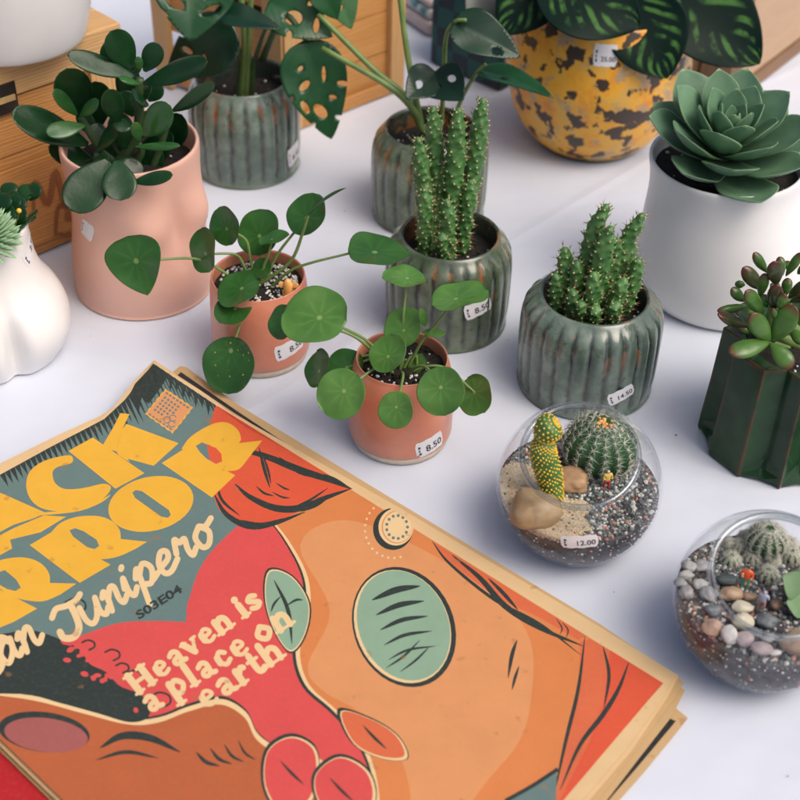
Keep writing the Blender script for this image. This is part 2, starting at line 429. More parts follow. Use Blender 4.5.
# ------------------------------------------------------------------ leaves
def leaf_vf(base, d, nrm, L, W, prof, th=.0008, cup=.1, bend=0.0, twist=0.0, nv=14, nu=10, fold=0.0, wav=0.0, sd=0.0):
    """closed leaf loft. d along, nrm upper side; prof(v) half width share; W half width"""
    d = d.normalized(); nrm = (nrm-d*nrm.dot(d)).normalized(); x = d.cross(nrm).normalized()
    rows = []; uv = []
    for i in range(nv+1):
        v = i/nv; t = v*v*(3-2*v)*.5+v*.5
        w_ = max(W*prof(t), 1e-5)
        zc = bend*L*(t*t)          # bend lifts/droops the tip
        tt = max(.08, min(1, 4*t*(1-t)+.12))
        row = []
        for j in range(2*nu):
            a = 2*pi*j/(2*nu); cx = math.cos(a); u = cx
            z = zc+cup*W*(u*u-.3)*prof(t)+fold*W*abs(u)*prof(t)+math.sin(a)*th*.5*tt
            if wav: z += wav*W*math.sin(t*9+sd+u*2)*abs(u)
            row.append(base+d*(t*L)+x*(u*w_)+nrm*z); uv.append((u, t))
        rows.append(row)
    v, f = rings(rows); return v, f, uv
def P_round(t): return math.sqrt(max(0, 1-(2*t-1)**2))**.92
def P_spoon(t): return math.sqrt(max(0, 1-((t-.6)/.4)**2)) if t > .6 else math.sin(pi/2*t/.6)**1.0*.86+.14
def P_oval(t): return math.sin(pi*t**.95)**.75 if 0 < t < 1 else 0
def P_ech(t): return (.42+.75*t-.1*t*t)*(1 if t < .62 else max(0, 1-((t-.62)/.38)**1.75)) if t < 1 else 0
def P_heart(t): return (math.sin(pi*(t**.62))**.8)
def px_leaf(name, parent, mat, Y, base, tip, wpx, prof=P_spoon, th=.002, face=.5, dY=(0, 0), cup=.1, bend=0.0, hint=None, fold=0, ns=None, nv=14, wav=0, sd=0):
    b = at(base[0], base[1], Y+dY[0]); t = at(tip[0], tip[1], Y+dY[1])
    s = sc_((b+t)/2); d = t-b
    n = (toward(b)*face+Vector((0, 0, 1))*(1-face)) if hint is None else Vector(hint)
    v, f, uv = leaf_vf(b, d, n, d.length, wpx*.5*s*(1.06 if prof is P_spoon else 1), prof, th, cup, bend, nv=nv, fold=fold, wav=wav, sd=sd)
    return obj(name, v, f, mat, parent, True, None, uv)
def disc_leaf(parent, Y, px, py, maj, mnr, ang, dY, mat, root, tip=None, flip=1, prof=P_round, att=.42, cup=.16, via=None, bend=-.06, name='leaf'):
    """round shield leaf seen as an ellipse maj x mnr pixels with its long axis at ang degrees; tip = image direction of its tip"""
    C = at(px, py, Y+dY); s = sc_(C); a = R(ang); r = min(.98, mnr/maj)
    e1 = RT*math.cos(a)+UP*math.sin(a); e2 = -RT*math.sin(a)+UP*math.cos(a); tw = toward(C)
    k = math.sqrt(1-r*r)*flip
    m = e2*r-tw*k; n = tw*r+e2*k
    if tip is None: tip = -90
    tx, ty = math.cos(R(tip)-a), math.sin(R(tip)-a)*1.0
    d = (e1*tx+m*ty).normalized()
    L = maj*s; ext_l = L; 
    b = C-d*L*.5
    v, f, uv = leaf_vf(b, d, n, L, L*.5, prof, .0006, cup, bend, nv=18, nu=12, wav=.055, sd=px)
    lf = obj(name, v, f, mat, parent, True, None, uv)
    A = b+d*L*att-n*.0012
    mid = (root+A)*.5+Vector((0, 0, .012))-n*.006 if via is None else via
    pts = spline([root, root.lerp(mid, .5)+Vector((0, 0, .004)), mid, A.lerp(mid, .25), A], 5)
    v, f = tube_vf(pts, lambda t: .0011-.0004*t, 8)
    obj('stalk', v, f, mt['stem'], lf)
    return lf

# ------------------------------------------------------------------ spiny stems
def cone_into(mb, p, d, L, r, m=0):
    x, u = frame(d); v = [p+(x*math.cos(a)+u*math.sin(a))*r for a in (0, 2.094, 4.189)]+[p+d*L]
    mb.add(v, [(0, 1, 3), (1, 2, 3), (2, 0, 3)], m)
def spiny_stem(parent, pts, rad, rnd, skin, n_az=5, pitch=.0042, bumph=.0017, spl=.0034, spm='spine', leaves=True, arm='areole'):
    path = spline(pts, 6); 
    # resample
    L = sum((b-a).length for a, b in zip(path, path[1:])); nrow = max(24, int(L/.0009)); seg = 24
    cum = [0]
    for a, b in zip(path, path[1:]): cum.append(cum[-1]+(b-a).length)
    def P(t):
        q = t*L
        for i in range(len(path)-1):
            if cum[i+1] >= q or i == len(path)-2:
                k = (q-cum[i])/max(1e-9, cum[i+1]-cum[i]); return path[i].lerp(path[i+1], min(1, k))
    def rr(t): return rad*(.82+.18*math.sin(pi*min(1, t*1.1)))*(1 if t < .8 else max(.05, math.sqrt(max(0, 1-((t-.8)/.2)**2)))*.75+.25*(1-(t-.8)/.2))
    dirs = (path[-1]-path[0]).normalized(); x0, u0 = frame(dirs, Vector((.2, -1, .1)))
    nb = max(6, int(L/pitch)); bumps = []
    for k in range(nb):
        t = (k+.5)/nb
        for j in range(n_az):
            bumps.append((min(.985, t+.5/nb*(j % 2)+rnd.uniform(-.3, .3)/nb), 2*pi*(j/n_az)+k*.35+rnd.uniform(-.25, .25)))
    rows = []
    for i in range(nrow+1):
        t = i/nrow; c = P(t); r = rr(t); row = []
        near = [(bt, ba) for bt, ba in bumps if abs(bt-t)*L < pitch]
        for j in range(seg):
            a = 2*pi*j/seg; h = 0
            for bt, ba in near:
                da = (a-ba+pi) % (2*pi)-pi; q = (da*r)**2+((bt-t)*L)**2
                h += math.exp(-q/(.0016**2))
            row.append(c+(x0*math.cos(a)+u0*math.sin(a))*(r+bumph*min(h, 1.2)*min(1, (1-t)*8+.25)))
        rows.append(row)
    v, f = rings(rows); st = obj('stem', v, f, mt[skin], parent)
    mb = MB(); iv, if_ = ico(1)
    for bt, ba in bumps:
        c = P(bt); r = rr(bt)+bumph*.85; nn = (x0*math.cos(ba)+u0*math.sin(ba)); p = c+nn*r
        mb.add([p+q*.0008 for q in iv], if_, 1)
        up = dirs*(.25+1.2*sst(.8, 1, bt))
        for q in range(rnd.choice((1, 2, 2, 3))):
            dd = (nn+up+Vector((rnd.uniform(-.6, .6), rnd.uniform(-.6, .6), rnd.uniform(-.5, .6)))).normalized()
            cone_into(mb, p, dd, spl*rnd.uniform(.6, 1.5), .00024, 0)
        if leaves and bt > .55 and rnd.random() < .6:
            dd = (nn*.8+dirs).normalized(); cone_into(mb, p, dd, .0028, .0007, 2)
    mb.build('spines', [mt[spm], mt[arm], mt[skin]], st)
    return st

def potted_rib(px, py, wpx, hm, rim_px, label, mat, seed, group='grooved green glazed pots', kind='potted_plant', cat='potted plant', nr=26, base=.92):
    C = gp(px, py); s = sc_(C)
    t = thing(kind, C, label, cat, group)
    rp, zs, rs = ribbed_pot(C, wpx*.5*s, hm, rim_px*.5*s*.95, t, mat, nr, seed, base)
    soil_disc(t, C, rs, zs, 60, seed=seed)
    return t, C, rp, zs, rs
def th_of(C, px, py, rp, z):
    """azimuth on the pot that shows at photo column px"""
    best = min(range(-180, 1), key=lambda k: abs(proj(C+Vector((rp(z)*math.cos(R(k)), rp(z)*math.sin(R(k)), z)))[0]-px)+(0 if k > -175 else 3))
    return R(best)
def proj(p):
    d = p-CP; q = d.dot(F_); return 400+FPX*d.dot(RT)/q, 400-FPX*d.dot(UP)/q
def z_on(C, rp, th, py, H):
    return min([H*k/60 for k in range(61)], key=lambda z: abs(proj(C+Vector((rp(z)*math.cos(th), rp(z)*math.sin(th), z)))[1]-py))
def pot_tag(pot_thing, C, rp, H, px, py, wpx, hpx, txt, rot=0.0):
    th = th_of(C, px, py, rp, H*.4); z = z_on(C, rp, th, py, H); th = th_of(C, px, py, rp, z)
    p = C+Vector((rp(z)*math.cos(th), rp(z)*math.sin(th), z)); s = sc_(p)
    part = [c for c in pot_thing.children if c.name.split('.')[0] in ('pot', 'glass_bowl')][0]
    # foreshortening
    n = Vector((math.cos(th), math.sin(th), 0)); fs = max(.35, abs(n.dot(Vector((0, -1, 0)))))
    return price_tag(part, lathe_surf(C, rp, th, z), wpx*s/fs, hpx*s/.8, txt, rot)

# ================================================================== potted plants
GRP = 'grooved green glazed pots'
# --- spiny column cactus in the grooved pot, middle
t, C, rp, zs, rs = potted_rib(446, 318, 123, .072, 94, 'tall upright spiny cactus columns in an olive green grooved pot behind the front terracotta pot', mt['glazeo'], 3, nr=24)
rnd = random.Random(5); Y = C.y
for (b, m, tp, r, dy) in [((428, 236), (424, 190), (418, 137), 10, .004), ((437, 236), (436, 170), (433, 106), 11, .014), ((452, 238), (455, 170), (459, 108), 11.5, .006),
                          ((458, 236), (473, 170), (483, 98), 11, .012), ((424, 243), (425, 215), (425, 187), 8, -.014), ((449, 244), (448, 220), (447, 199), 8, -.018),
                          ((463, 232), (468, 205), (471, 180), 8, .0), ((443, 247), (443, 240), (442, 232), 6, -.021), ((433, 240), (440, 205), (444, 165), 8, .01)]:
    s = sc_(C); b3 = at(b[0], b[1], Y+dy*.6); b3.z = min(b3.z, zs); 
    spiny_stem(t, [b3, at(m[0], m[1], Y+dy), at(tp[0], tp[1], Y+dy)], r*s*.74, rnd, 'cact')
pot_tag(t, C, rp, .072, 478, 308, 27, 15, '8.50', R(14))

# --- low clump of spiny cactus, pot in front
t, C, rp, zs, rs = potted_rib(584, 379, 138, .071, 103, 'short bushy clump of spiny cactus in a grey green grooved pot with rusty streaks', mt['glaze'], 9, nr=26)
rnd = random.Random(8); Y = C.y
for (b, m, tp, r, dy) in [((584, 290), (592, 240), (607, 204), 11, .008), ((597, 300), (603, 255), (611, 226), 12, -.004), ((612, 290), (626, 245), (643, 213), 10, .01),
                          ((565, 290), (565, 265), (565, 247), 9, .006), ((576, 298), (577, 275), (577, 260), 8.5, -.002), ((592, 308), (593, 290), (594, 272), 9, -.014),
                          ((612, 306), (620, 290), (625, 278), 9, -.012), ((626, 298), (635, 275), (639, 258), 9, .0), ((622, 292), (628, 265), (631, 240), 9, .012),
                          ((574, 306), (573, 297), (572, 289), 7, -.013), ((595, 318), (595, 312), (595, 306), 6, -.021), ((612, 314), (615, 308), (618, 302), 7, -.018),
                          ((604, 292), (614, 262), (618, 238), 9, .006), ((558, 290), (556, 280), (555, 273), 6.5, .0), ((582, 312), (581, 306), (580, 301), 6, -.018)]:
    s = sc_(C); b3 = at(b[0], b[1], Y+dy*.6); b3.z = min(b3.z, zs)
    spiny_stem(t, [b3, at(m[0], m[1], Y+dy), at(tp[0], tp[1], Y+dy)], r*s*.74, rnd, 'cact', pitch=.0046)
pot_tag(t, C, rp, .071, 621, 396, 27, 13, '14.50', R(20))

# --- pot behind with long pale stalks
t, C, rp, zs, rs = potted_rib(428, 211, 114, .075, 88, 'long pale leaf stalks rising from the olive green grooved pot behind the upright cactus', mt['glazeo'], 14, nr=23)
Y = C.y; rt = C+Vector((0, 0, zs))
def stalk(parent, pts, r0, r1, mat='stem', name='stalk'):
    v, f = tube_vf(spline(pts, 7), lambda q: lerp(r0, r1, q), 8); return obj(name, v, f, mt[mat], parent)
def AT(x, y, d=0.0): return at(x, y, Y+d)
stalk(t, [AT(424, 132), AT(412, 108), AT(385, 84, .005), AT(322, 48, .02)], .003, .002)
stalk(t, [AT(421, 126, .01), AT(405, 96, .012), AT(372, 68, .02), AT(318, 14, .035)], .003, .002)
stalk(t, [AT(421, 124, .005), AT(414, 90, .005), AT(406, 45, .01), AT(398, -20, .02)], .0027, .002)
p1 = stalk(t, [AT(441, 128, .01), AT(444, 80, .01), AT(446, 38, .0), AT(455, 22, -.01), AT(466, 20, -.015)], .002, .0014)
p2 = stalk(t, [AT(450, 130, .0), AT(462, 98, -.004), AT(476, 74, -.008), AT(486, 64, -.01)], .0018, .0013)

def hole_leaf(parent, mat, Y, basepx, tippx, wpx, holes, dY=(0, 0), face=.6, fold=.22, bend=-.1, prof=P_heart, name='leaf', lop=0.0):
    """thin leaf with real holes. holes: (u, v, ru, rv, rot) in leaf units (u across -1..1, v along 0..1)"""
    b = at(basepx[0], basepx[1], Y+dY[0]); tp = at(tippx[0], tippx[1], Y+dY[1]); d = tp-b; L = d.length; s = sc_((b+tp)/2); W = wpx*.5*s
    d.normalize(); n = toward(b)*face+Vector((0, 0, 1))*(1-face); n = (n-d*n.dot(d)).normalized(); x = d.cross(n)
    out = []; K = 26
    for i in range(K+1): out.append((prof(i/K)+1e-4*(i in (0, K)), i/K))
    for i in range(K-1, 0, -1): out.append((-prof(i/K)*(1-lop), i/K))
    sx, sy = W*1000, L*1000
    polys = [[(u*sx, v*sy) for u, v in out]]
    for (hu, hv, ru, rv, ro) in holes:
        c, s_ = math.cos(ro), math.sin(ro)
        polys.append([((hu+ru*math.cos(a)*c-rv*L/W*math.sin(a)*s_)*sx, (hv+(ru*W/L*math.cos(a)*s_+rv*math.sin(a)*c))*sy) for a in [2*pi*k/14 for k in range(14)]])
    V = []; Fc = []
    for p in polys:
        Fc.append(list(range(len(V), len(V)+len(p)))); V += [Vector(q) for q in p]
    for i in range(1, 20):
        v = i/20
        for j in range(-6, 7):
            u = j/6.6*prof(v)
            V.append(Vector((u*sx, v*sy)))
    vs, _, fs, _, _, of = delaunay_2d_cdt(V, [], Fc, 1, 1e-5)
    keep = [f for f, o in zip(fs, of) if o and o[0] == 0 and len(o) == 1]
    def P3(q, off):
        u, v = q.x/sx, q.y/sy
        z = fold*W*abs(u)*1.0+bend*L*v*v+.04*W*math.sin(v*11+u*2)*abs(u)
        return b+d*(v*L)+x*(u*W)+n*(z+off)
    nV = len(vs); V3 = [P3(q, .0003) for q in vs]+[P3(q, -.0003) for q in vs]
    F3 = []
    edges = {}
    for f in keep:
        f = list(f); F3.append(tuple(f)); F3.append(tuple(i+nV for i in f[::-1]))
        for a, c in zip(f, f[1:]+f[:1]): edges[(a, c)] = 1
    for (a, c) in edges:
        if (c, a) not in edges: F3.append((a, a+nV, c+nV, c))
    uv = [(q.x/sx, q.y/sy) for q in vs]*2
    return obj(name, V3, F3, mat, parent, True, None, uv)
hole_leaf(t, mt['monsd'], Y, (433, 73), (462, 97), 46, [(-.35, .45, .17, .10, .1), (.3, .35, .12, .08, 0)], (0, -.03), .75, .1, name='leaf')
hole_leaf(t, mt['monsd'], Y, (436, 72), (408, 96), 40, [(.1, .55, .2, .12, .2)], (0, -.03), .75, .1)
hole_leaf(t, mt['monst'], Y, (478, 70), (550, 83), 30, [(.3, .4, .18, .06, 0)], (-.005, -.05), .25, .25, -.18)
hole_leaf(t, mt['monsd'], Y, (452, 22), (521, 54), 48, [(.3, .7, .18, .07, .2)], (-.01, -.03), .6, .2)

# --- monstera in the far grooved pot
t, C, rp, zs, rs = potted_rib(247, 163, 108, .080, 88, 'holey leaved monstera in a grey green grooved pot in front of the slatted crate', mt['glaze'], 21, nr=22, base=.93)
Y = C.y
for tp, r0 in [((228, 20), .0027), ((240, -20), .0032), ((252, -25), .003), ((262, 40), .0024), ((268, 22), .0022)]:
    stalk(t, [C+Vector(((tp[0]-246)*.0003, 0, zs-.004)), AT(lerp(247, tp[0], .35), lerp(88, tp[1], .4)), AT(*tp)], r0, r0*.7, 'stemdark' if r0 < .003 else 'stem')
hole_leaf(t, mt['monst'], Y, (196, -38), (190, 39), 86, [(-.45, .60, .26, .06, .5), (.40, .55, .24, .07, -.5), (.35, .36, .22, .04, -.5), (-.45, .38, .22, .04, .5), (.8, .66, .3, .03, -.5), (-.8, .72, .3, .03, .5)], (-.02, -.06), .8, .1)
hole_leaf(t, mt['monsd'], Y, (236, 28), (163, 74), 62, [(.25, .62, .2, .03, .5), (-.3, .5, .18, .025, -.5), (.85, .6, .25, .03, .5)], (-.01, -.02), .7, .12)
hole_leaf(t, mt['monsd'], Y, (214, 12), (280, 24), 30, [], (-.03, -.045), .4, .2)
hole_leaf(t, mt['monst'], Y, (304, 40), (332, 140), 66, [(.36, .42, .20, .035, .5), (-.3, .36, .06, .075, -.25), (.10, .70, .16, .085, .5), (.52, .62, .10, .07, .3), (-.38, .60, .12, .02, -.5), (.34, .25, .1, .02, .5), (.95, .52, .2, .03, .4), (-.8, .5, .2, .025, -.4), (.55, .84, .25, .03, .6), (-.45, .82, .2, .025, -.6)], (-.035, -.06), .85, .12, -.06)
hole_leaf(t, mt['monst'], Y, (268, 2), (332, 34), 52, [(.1, .42, .30, .12, .4), (-.05, .74, .30, .04, .4), (.85, .5, .25, .04, .5), (-.8, .55, .25, .04, -.5)], (-.02, -.04), .7, .15)
hole_leaf(t, mt['monsl'], Y, (330, -30), (352, 30), 40, [(.2, .6, .18, .05, .2)], (-.02, -.03), .85, .15)
hole_leaf(t, mt['monst'], Y, (318, -20), (338, 20), 34, [], (-.03, -.035), .8, .12)
stalk(t, [AT(262, 60), AT(284, 16, -.02), AT(306, 40, -.035)], .003, .002, 'stemdark')
pot_tag(t, C, rp, .080, 294, 154, 9, 17, '8.50', R(10))

# --- two shield leaved plants in terracotta pots
def terracotta(px, py, wrim, wbody, hm, label):
    C = gp(px, py); s = sc_(C); t = thing('potted_plant', C, label, 'potted plant', 'small terracotta pots')
    r = wbody*.5*s; rr = wrim*.5*s*.93; H = hm
    pr = smooth_prof([(r*.4, .0062), (r*.9, .0062), (r*.985, .0075), (r*1.0, H*.25), (r*.99, H*.6), (lerp(r, rr, .55), H*.86), (rr, H*.965), (rr*.985, H), (rr*.95, H*.985), (rr*.93, H*.9), (rr*.92, H*.7)], 5)
    rows = len(pr); v, f = lathe(C, pr, 80)
    cut = 8*5
    nf = 80
    mi = [1 if i//nf > cut-1 else 0 for i in range(len(f)-2)]+[0, 1]
    obj('pot', v, f, [mt['terra'], mt['terrain']], t, True, mi)
    br = [(r*.2, 0), (r*.9, 0), (r*.93, .001), (r*.965, .0061), (r*.2, .0061)]
    v, f = lathe(C, br, 80); o = obj('base_ring', v, f, mt['clayring'], t, True)
    return t, C, rad_at(pr[:36]), H*.87, rr*.925, H
# front plant
t, C, rp, zs, rs, H = terracotta(400, 434, 96, 103, .063, 'round leaved plant in the front terracotta pot with dark soil and many upright leaves')
soil_disc(t, C, rs, zs, 160, seed=31, amp=.003)
Y = C.y; root = C+Vector((0, 0, zs))
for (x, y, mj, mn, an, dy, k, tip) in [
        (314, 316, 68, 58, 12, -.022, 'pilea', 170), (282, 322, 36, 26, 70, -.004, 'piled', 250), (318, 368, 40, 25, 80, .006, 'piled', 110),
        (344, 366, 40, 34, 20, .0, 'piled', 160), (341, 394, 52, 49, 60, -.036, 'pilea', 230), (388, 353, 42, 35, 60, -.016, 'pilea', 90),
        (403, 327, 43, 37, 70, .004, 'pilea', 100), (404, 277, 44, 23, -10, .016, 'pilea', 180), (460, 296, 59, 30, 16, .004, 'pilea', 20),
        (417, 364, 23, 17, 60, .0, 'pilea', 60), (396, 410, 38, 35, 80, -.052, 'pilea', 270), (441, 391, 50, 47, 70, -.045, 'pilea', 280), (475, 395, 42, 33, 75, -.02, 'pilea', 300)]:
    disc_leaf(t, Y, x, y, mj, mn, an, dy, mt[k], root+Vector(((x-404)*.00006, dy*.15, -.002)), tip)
v = px_leaf('leaf', t, mt['pilea'], Y, (422, 332), (446, 334), 11, P_oval, .001, .4, (.002, 0))
px_leaf('leaf', t, mt['pilea'], Y, (426, 326), (420, 308), 10, P_oval, .001, .6, (.002, 0))
pot_tag(t, C, rp, H, 430, 445, 27, 17, '8.50', R(12))
# plant behind
t, C, rp, zs, rs, H = terracotta(262, 351, 98, 97, .064, 'round leaved plant in the rear terracotta pot topped with pale grit')
soil_disc(t, C, rs, zs, 40, 'soil', seed=41, amp=.002)
mb = MB(); rnd = random.Random(3)
for k in range(420):
    a = rnd.uniform(0, 6.3); q = rs*.9*math.sqrt(rnd.random()); p = C+Vector((q*math.cos(a), q*math.sin(a), zs+.0008))
    if noise.noise(p*60) > .22: continue
    pebble_into(mb, p, rnd.uniform(.0006, .0016), rnd, 0, 1)
o = mb.build('grit', [mt['perlite']], t); o['kind'] = 'stuff'
Y = C.y; root = C+Vector((0, 0, zs))
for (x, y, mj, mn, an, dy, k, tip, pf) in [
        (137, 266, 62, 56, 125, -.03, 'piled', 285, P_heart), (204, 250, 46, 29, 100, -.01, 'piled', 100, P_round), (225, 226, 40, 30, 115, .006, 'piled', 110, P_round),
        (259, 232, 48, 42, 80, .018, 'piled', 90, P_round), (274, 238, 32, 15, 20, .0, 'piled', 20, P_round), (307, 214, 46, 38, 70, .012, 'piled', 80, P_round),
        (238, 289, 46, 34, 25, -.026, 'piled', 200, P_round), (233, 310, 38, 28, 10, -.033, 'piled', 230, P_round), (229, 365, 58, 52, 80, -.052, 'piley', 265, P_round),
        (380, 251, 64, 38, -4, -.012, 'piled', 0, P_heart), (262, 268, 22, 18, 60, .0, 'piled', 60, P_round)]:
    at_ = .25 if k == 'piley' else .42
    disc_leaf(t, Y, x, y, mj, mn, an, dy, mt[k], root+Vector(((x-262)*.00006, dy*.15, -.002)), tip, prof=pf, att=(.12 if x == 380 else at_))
lf = px_leaf('leaf', t, mt['piled'], Y, (306, 218), (333, 178), 13, P_oval, .001, .1, (.0, -.01), bend=-.25)
stalk(lf, [root, AT(290, 262), AT(303, 232), AT(308, 216)], .0013, .0009)
# tiny orange ornament on the grit
p = at(288, 287, Y-.012); p.z = zs
o_ = MB(); pr = [(0.0002, 0), (.0034, .0004), (.0042, .003), (.003, .006), (.0034, .009), (.0022, .0125), (.0004, .0138)]
v, f = lathe(Vector((p.x, p.y, 0)), [(a, b+zs) for a, b in pr], 14); o_.add(v, f)
v, f = leaf_vf(Vector((p.x+.002, p.y, zs+.008)), Vector((1, -.2, .5)), Vector((0, -1, .3)), .006, .0025, P_oval, .001)[:2]; o_.add(v, f)
v, f = leaf_vf(Vector((p.x-.002, p.y, zs+.008)), Vector((-1, -.2, .6)), Vector((0, -1, .3)), .005, .0022, P_oval, .001)[:2]; o_.add(v, f)
mt['orn'] = M('orange_ornament', (.75, .3, .04), (.8, .5, .2), 250, .4)
tag(o_.build('ornament', [mt['orn']], None, Vector((p.x, p.y, zs))), 'tiny orange figure ornament standing on the grit of the rear terracotta pot', 'ornament')
pot_tag(t, C, rp, H, 291, 348, 27, 15, '8.50', R(8))

# --- pink torso pot with jade plant
C = gp(145, 281); s = sc_(C); H = .117
t = thing('potted_plant', C, 'glossy dark jade plant in a matt pink body shaped pot beside the wooden crate', 'potted plant')
r0 = 68*s
prof = smooth_prof([(r0*.4, 0), (r0*.95, .0002), (r0*.99, .003), (r0*1.0, H*.14), (r0*.97, H*.3), (r0*.915, H*.48), (r0*.905, H*.62), (r0*.93, H*.8), (r0*.95, H*.95), (r0*.945, H*.99), (r0*.92, H), (r0*.89, H*.985), (r0*.875, H*.9), (r0*.86, H*.7)], 5)
def torso(th, r, z):
    a = (th+pi/2+pi) % (2*pi)-pi       # 0 faces the camera
    if r < r0*.8: return r, z
    def bumpf(a0, z0, sa, sz, k):
        return k*math.exp(-((a-a0)/sa)**2-((z-z0)/sz)**2)
    d = bumpf(.32, H*.60, .33, H*.15, .0085)+bumpf(1.32, H*.60, .33, H*.15, .0085)-bumpf(.82, H*.56, .14, H*.2, .004)+bumpf(.8, H*.22, .7, H*.2, .0022)-bumpf(.82, H*.33, .05, .004, .002)
    return r+d*(1 if z < H*.93 else 0), z
v, f = lathe(C, prof, 110, torso); pot_o = obj('pot', v, f, mt['pinkcer'], t)
soil_disc(t, C, r0*.868, H*.84, 40, seed=51)
Y = C.y; zs = H*.84; q = lambda x, y: (x/2.963, y/2.963)
node = {}
for k, (pts, r) in enumerate([([(400, 500), (405, 400), (412, 300), (415, 232)], .0045), ([(330, 500), (300, 440), (262, 385), (238, 345)], .0038), ([(410, 500), (420, 450), (405, 415)], .003),
                              ([(360, 500), (345, 440), (345, 370)], .003), ([(450, 500), (480, 420), (505, 335)], .003)]):
    P = [at(*q(x, y), Y+.0) for x, y in pts]; P[0] = C+Vector(((k-2)*.007, 0, zs-.004)); stalk(t, P, r, r*.6, 'stemdark', 'branch')
for (b, tp, w_, d0, d1, k, fc) in [
        ((395, 205), (322, 88), 88, .0, -.006, 'jade', .75), ((375, 208), (302, 128), 80, .012, .008, 'jade', .7), ((428, 212), (472, 128), 62, .0, .006, 'jade', .75),
        ((400, 228), (196, 168), 66, -.008, -.016, 'jade', .55), ((425, 246), (626, 190), 74, -.01, -.022, 'jade', .6), ((508, 330), (646, 256), 60, .01, .006, 'jade', .45),
        ((242, 348), (195, 196), 106, .008, .006, 'jade', .75), ((230, 342), (152, 266), 42, -.004, -.01, 'jadey', .6), ((236, 346), (297, 298), 40, -.006, -.008, 'jadey', .6),
        ((252, 372), (136, 398), 54, -.01, -.022, 'jadey', .6), ((262, 428), (28, 338), 96, .0, -.012, 'jade', .6), ((300, 500), (140, 440), 78, .004, .0, 'jade', .5),
        ((322, 474), (208, 626), 118, -.042, -.068, 'jade', .75), ((348, 474), (358, 598), 98, -.045, -.066, 'jade', .8), ((392, 540), (516, 524), 46, -.052, -.054, 'jade', .5),
        ((398, 434), (538, 440), 30, -.03, -.04, 'jadey', .4), ((352, 364), (318, 258), 66, -.016, -.022, 'jade', .75), ((420, 402), (514, 312), 84, -.02, -.024, 'jadey', .75),
        ((500, 445), (545, 335), 76, .016, .012, 'jade', .6), ((372, 440), (345, 330), 70, -.008, -.004, 'jade', .7), ((285, 450), (365, 365), 52, -.012, -.014, 'jade', .5),
        ((300, 370), (280, 235), 84, .022, .022, 'jade', .6), ((440, 310), (386, 282), 60, -.004, -.014, 'jade', .4), ((412, 424), (398, 358), 34, -.028, -.03, 'jadey', .7),
        ((330, 478), (336, 420), 70, .0, .0, 'jade', .7), ((415, 250), (350, 235), 30, -.014, -.02, 'jadey', .3), ((412, 215), (410, 165), 26, -.004, -.004, 'jadey', .8),
        ((440, 300), (480, 250), 50, .016, .02, 'jade', .6), ((395, 345), (360, 270), 60, .014, .018, 'jade', .6), ((470, 480), (440, 400), 70, .012, .01, 'jade', .7),
        ((350, 470), (420, 520), 60, -.01, -.012, 'jade', .6), ((365, 350), (362, 395), 50, -.012, -.022, 'jade', .7), ((470, 520), (500, 505), 50, -.02, -.03, 'jade', .4),
        ((395, 300), (455, 262), 56, .006, .0, 'jade', .5), ((300, 330), (250, 250), 60, .026, .03, 'jade', .7), ((330, 420), (262, 380), 60, .01, .008, 'jade', .5), ((430, 470), (520, 400), 84, .014, .01, 'jade', .6), ((380, 400), (460, 360), 60, .012, .01, 'jade', .6),
        ((360, 300), (395, 190), 70, .024, .026, 'jade', .7), ((345, 520), (300, 430), 84, -.004, .004, 'jade', .7), ((420, 520), (470, 430), 80, .0, .004, 'jade', .7), ((290, 400), (225, 330), 56, .014, .012, 'jade', .5), ((460, 400), (420, 330), 60, .004, .006, 'jade', .7), ((255, 520), (330, 470), 60, -.02, -.024, 'jade', .5)]:
    px_leaf('leaf', t, mt[k], Y, q(*b), q(*tp), w_/2.963, P_spoon, .0036, fc, (d0, d1), cup=.16, bend=.08)
pf = rad_at(prof[:45])
pot_tag(t, C, pf, H, 87, 230, 14, 17, '', R(-20)); pot_tag(t, C, pf, H, 208, 272, 9, 16, '', R(10))

# --- white body shaped pot, left edge
C = gp(-6, 345); s = sc_(C); H = .098
t = thing('potted_plant', C, 'white body shaped pot of small succulents cut off by the left edge', 'potted plant')
r0 = 66*s
prof = smooth_prof([(r0*.4, 0), (r0*.93, .0003), (r0*1.02, H*.04), (r0*1.14, H*.17), (r0*1.17, H*.31), (r0*1.08, H*.45), (r0*.92, H*.58), (r0*.835, H*.71), (r0*.80, H*.88), (r0*.80, H*.985), (r0*.775, H), (r0*.745, H*.985), (r0*.735, H*.9), (r0*.72, H*.7)], 5)
def hips(th, r, z):
    a = (th+pi/2+pi) % (2*pi)-pi
    if r < r0*.7 or z > H*.9: return r, z
    b_ = math.exp(-((z-H*.25)/(H*.26))**2)
    a0 = .6
    g = .26*math.exp(-((a-a0)/.12)**2)*b_
    lobe = .09*(math.exp(-((a-a0-.62)/.5)**2)+math.exp(-((a-a0+.62)/.5)**2))*b_
    return r*(1-g+lobe), z
v, f = lathe(C, prof, 120, hips); obj('pot', v, f, mt['whitecer'], t)
soil_disc(t, C, r0*.74, H*.86, 20, seed=61)
Y = C.y
mt['fuzz'] = leafmat('pale_fuzzy_leaf', (.30, .52, .28), (.44, .62, .38), .7, veins=False, transl=.1)
rnd = random.Random(12); T0 = C+Vector((.012, -.022, H*.99))
mb = MB()
for k in range(260):
    a = k*2.39996; e = k/260; el = 1.45-1.5*e
    d = Vector((math.cos(a)*math.cos(el), math.sin(a)*math.cos(el), math.sin(el)))
    v, f, uv = leaf_vf(T0+d*.014, d, Vector((0, 0, 1)).cross(d).cross(d)*-1+Vector((0, 0, .01)), .012+.004*rnd.random(), .0022, P_oval, .0014, .1, nv=5, nu=3); mb.add(v, f, 0, uv)
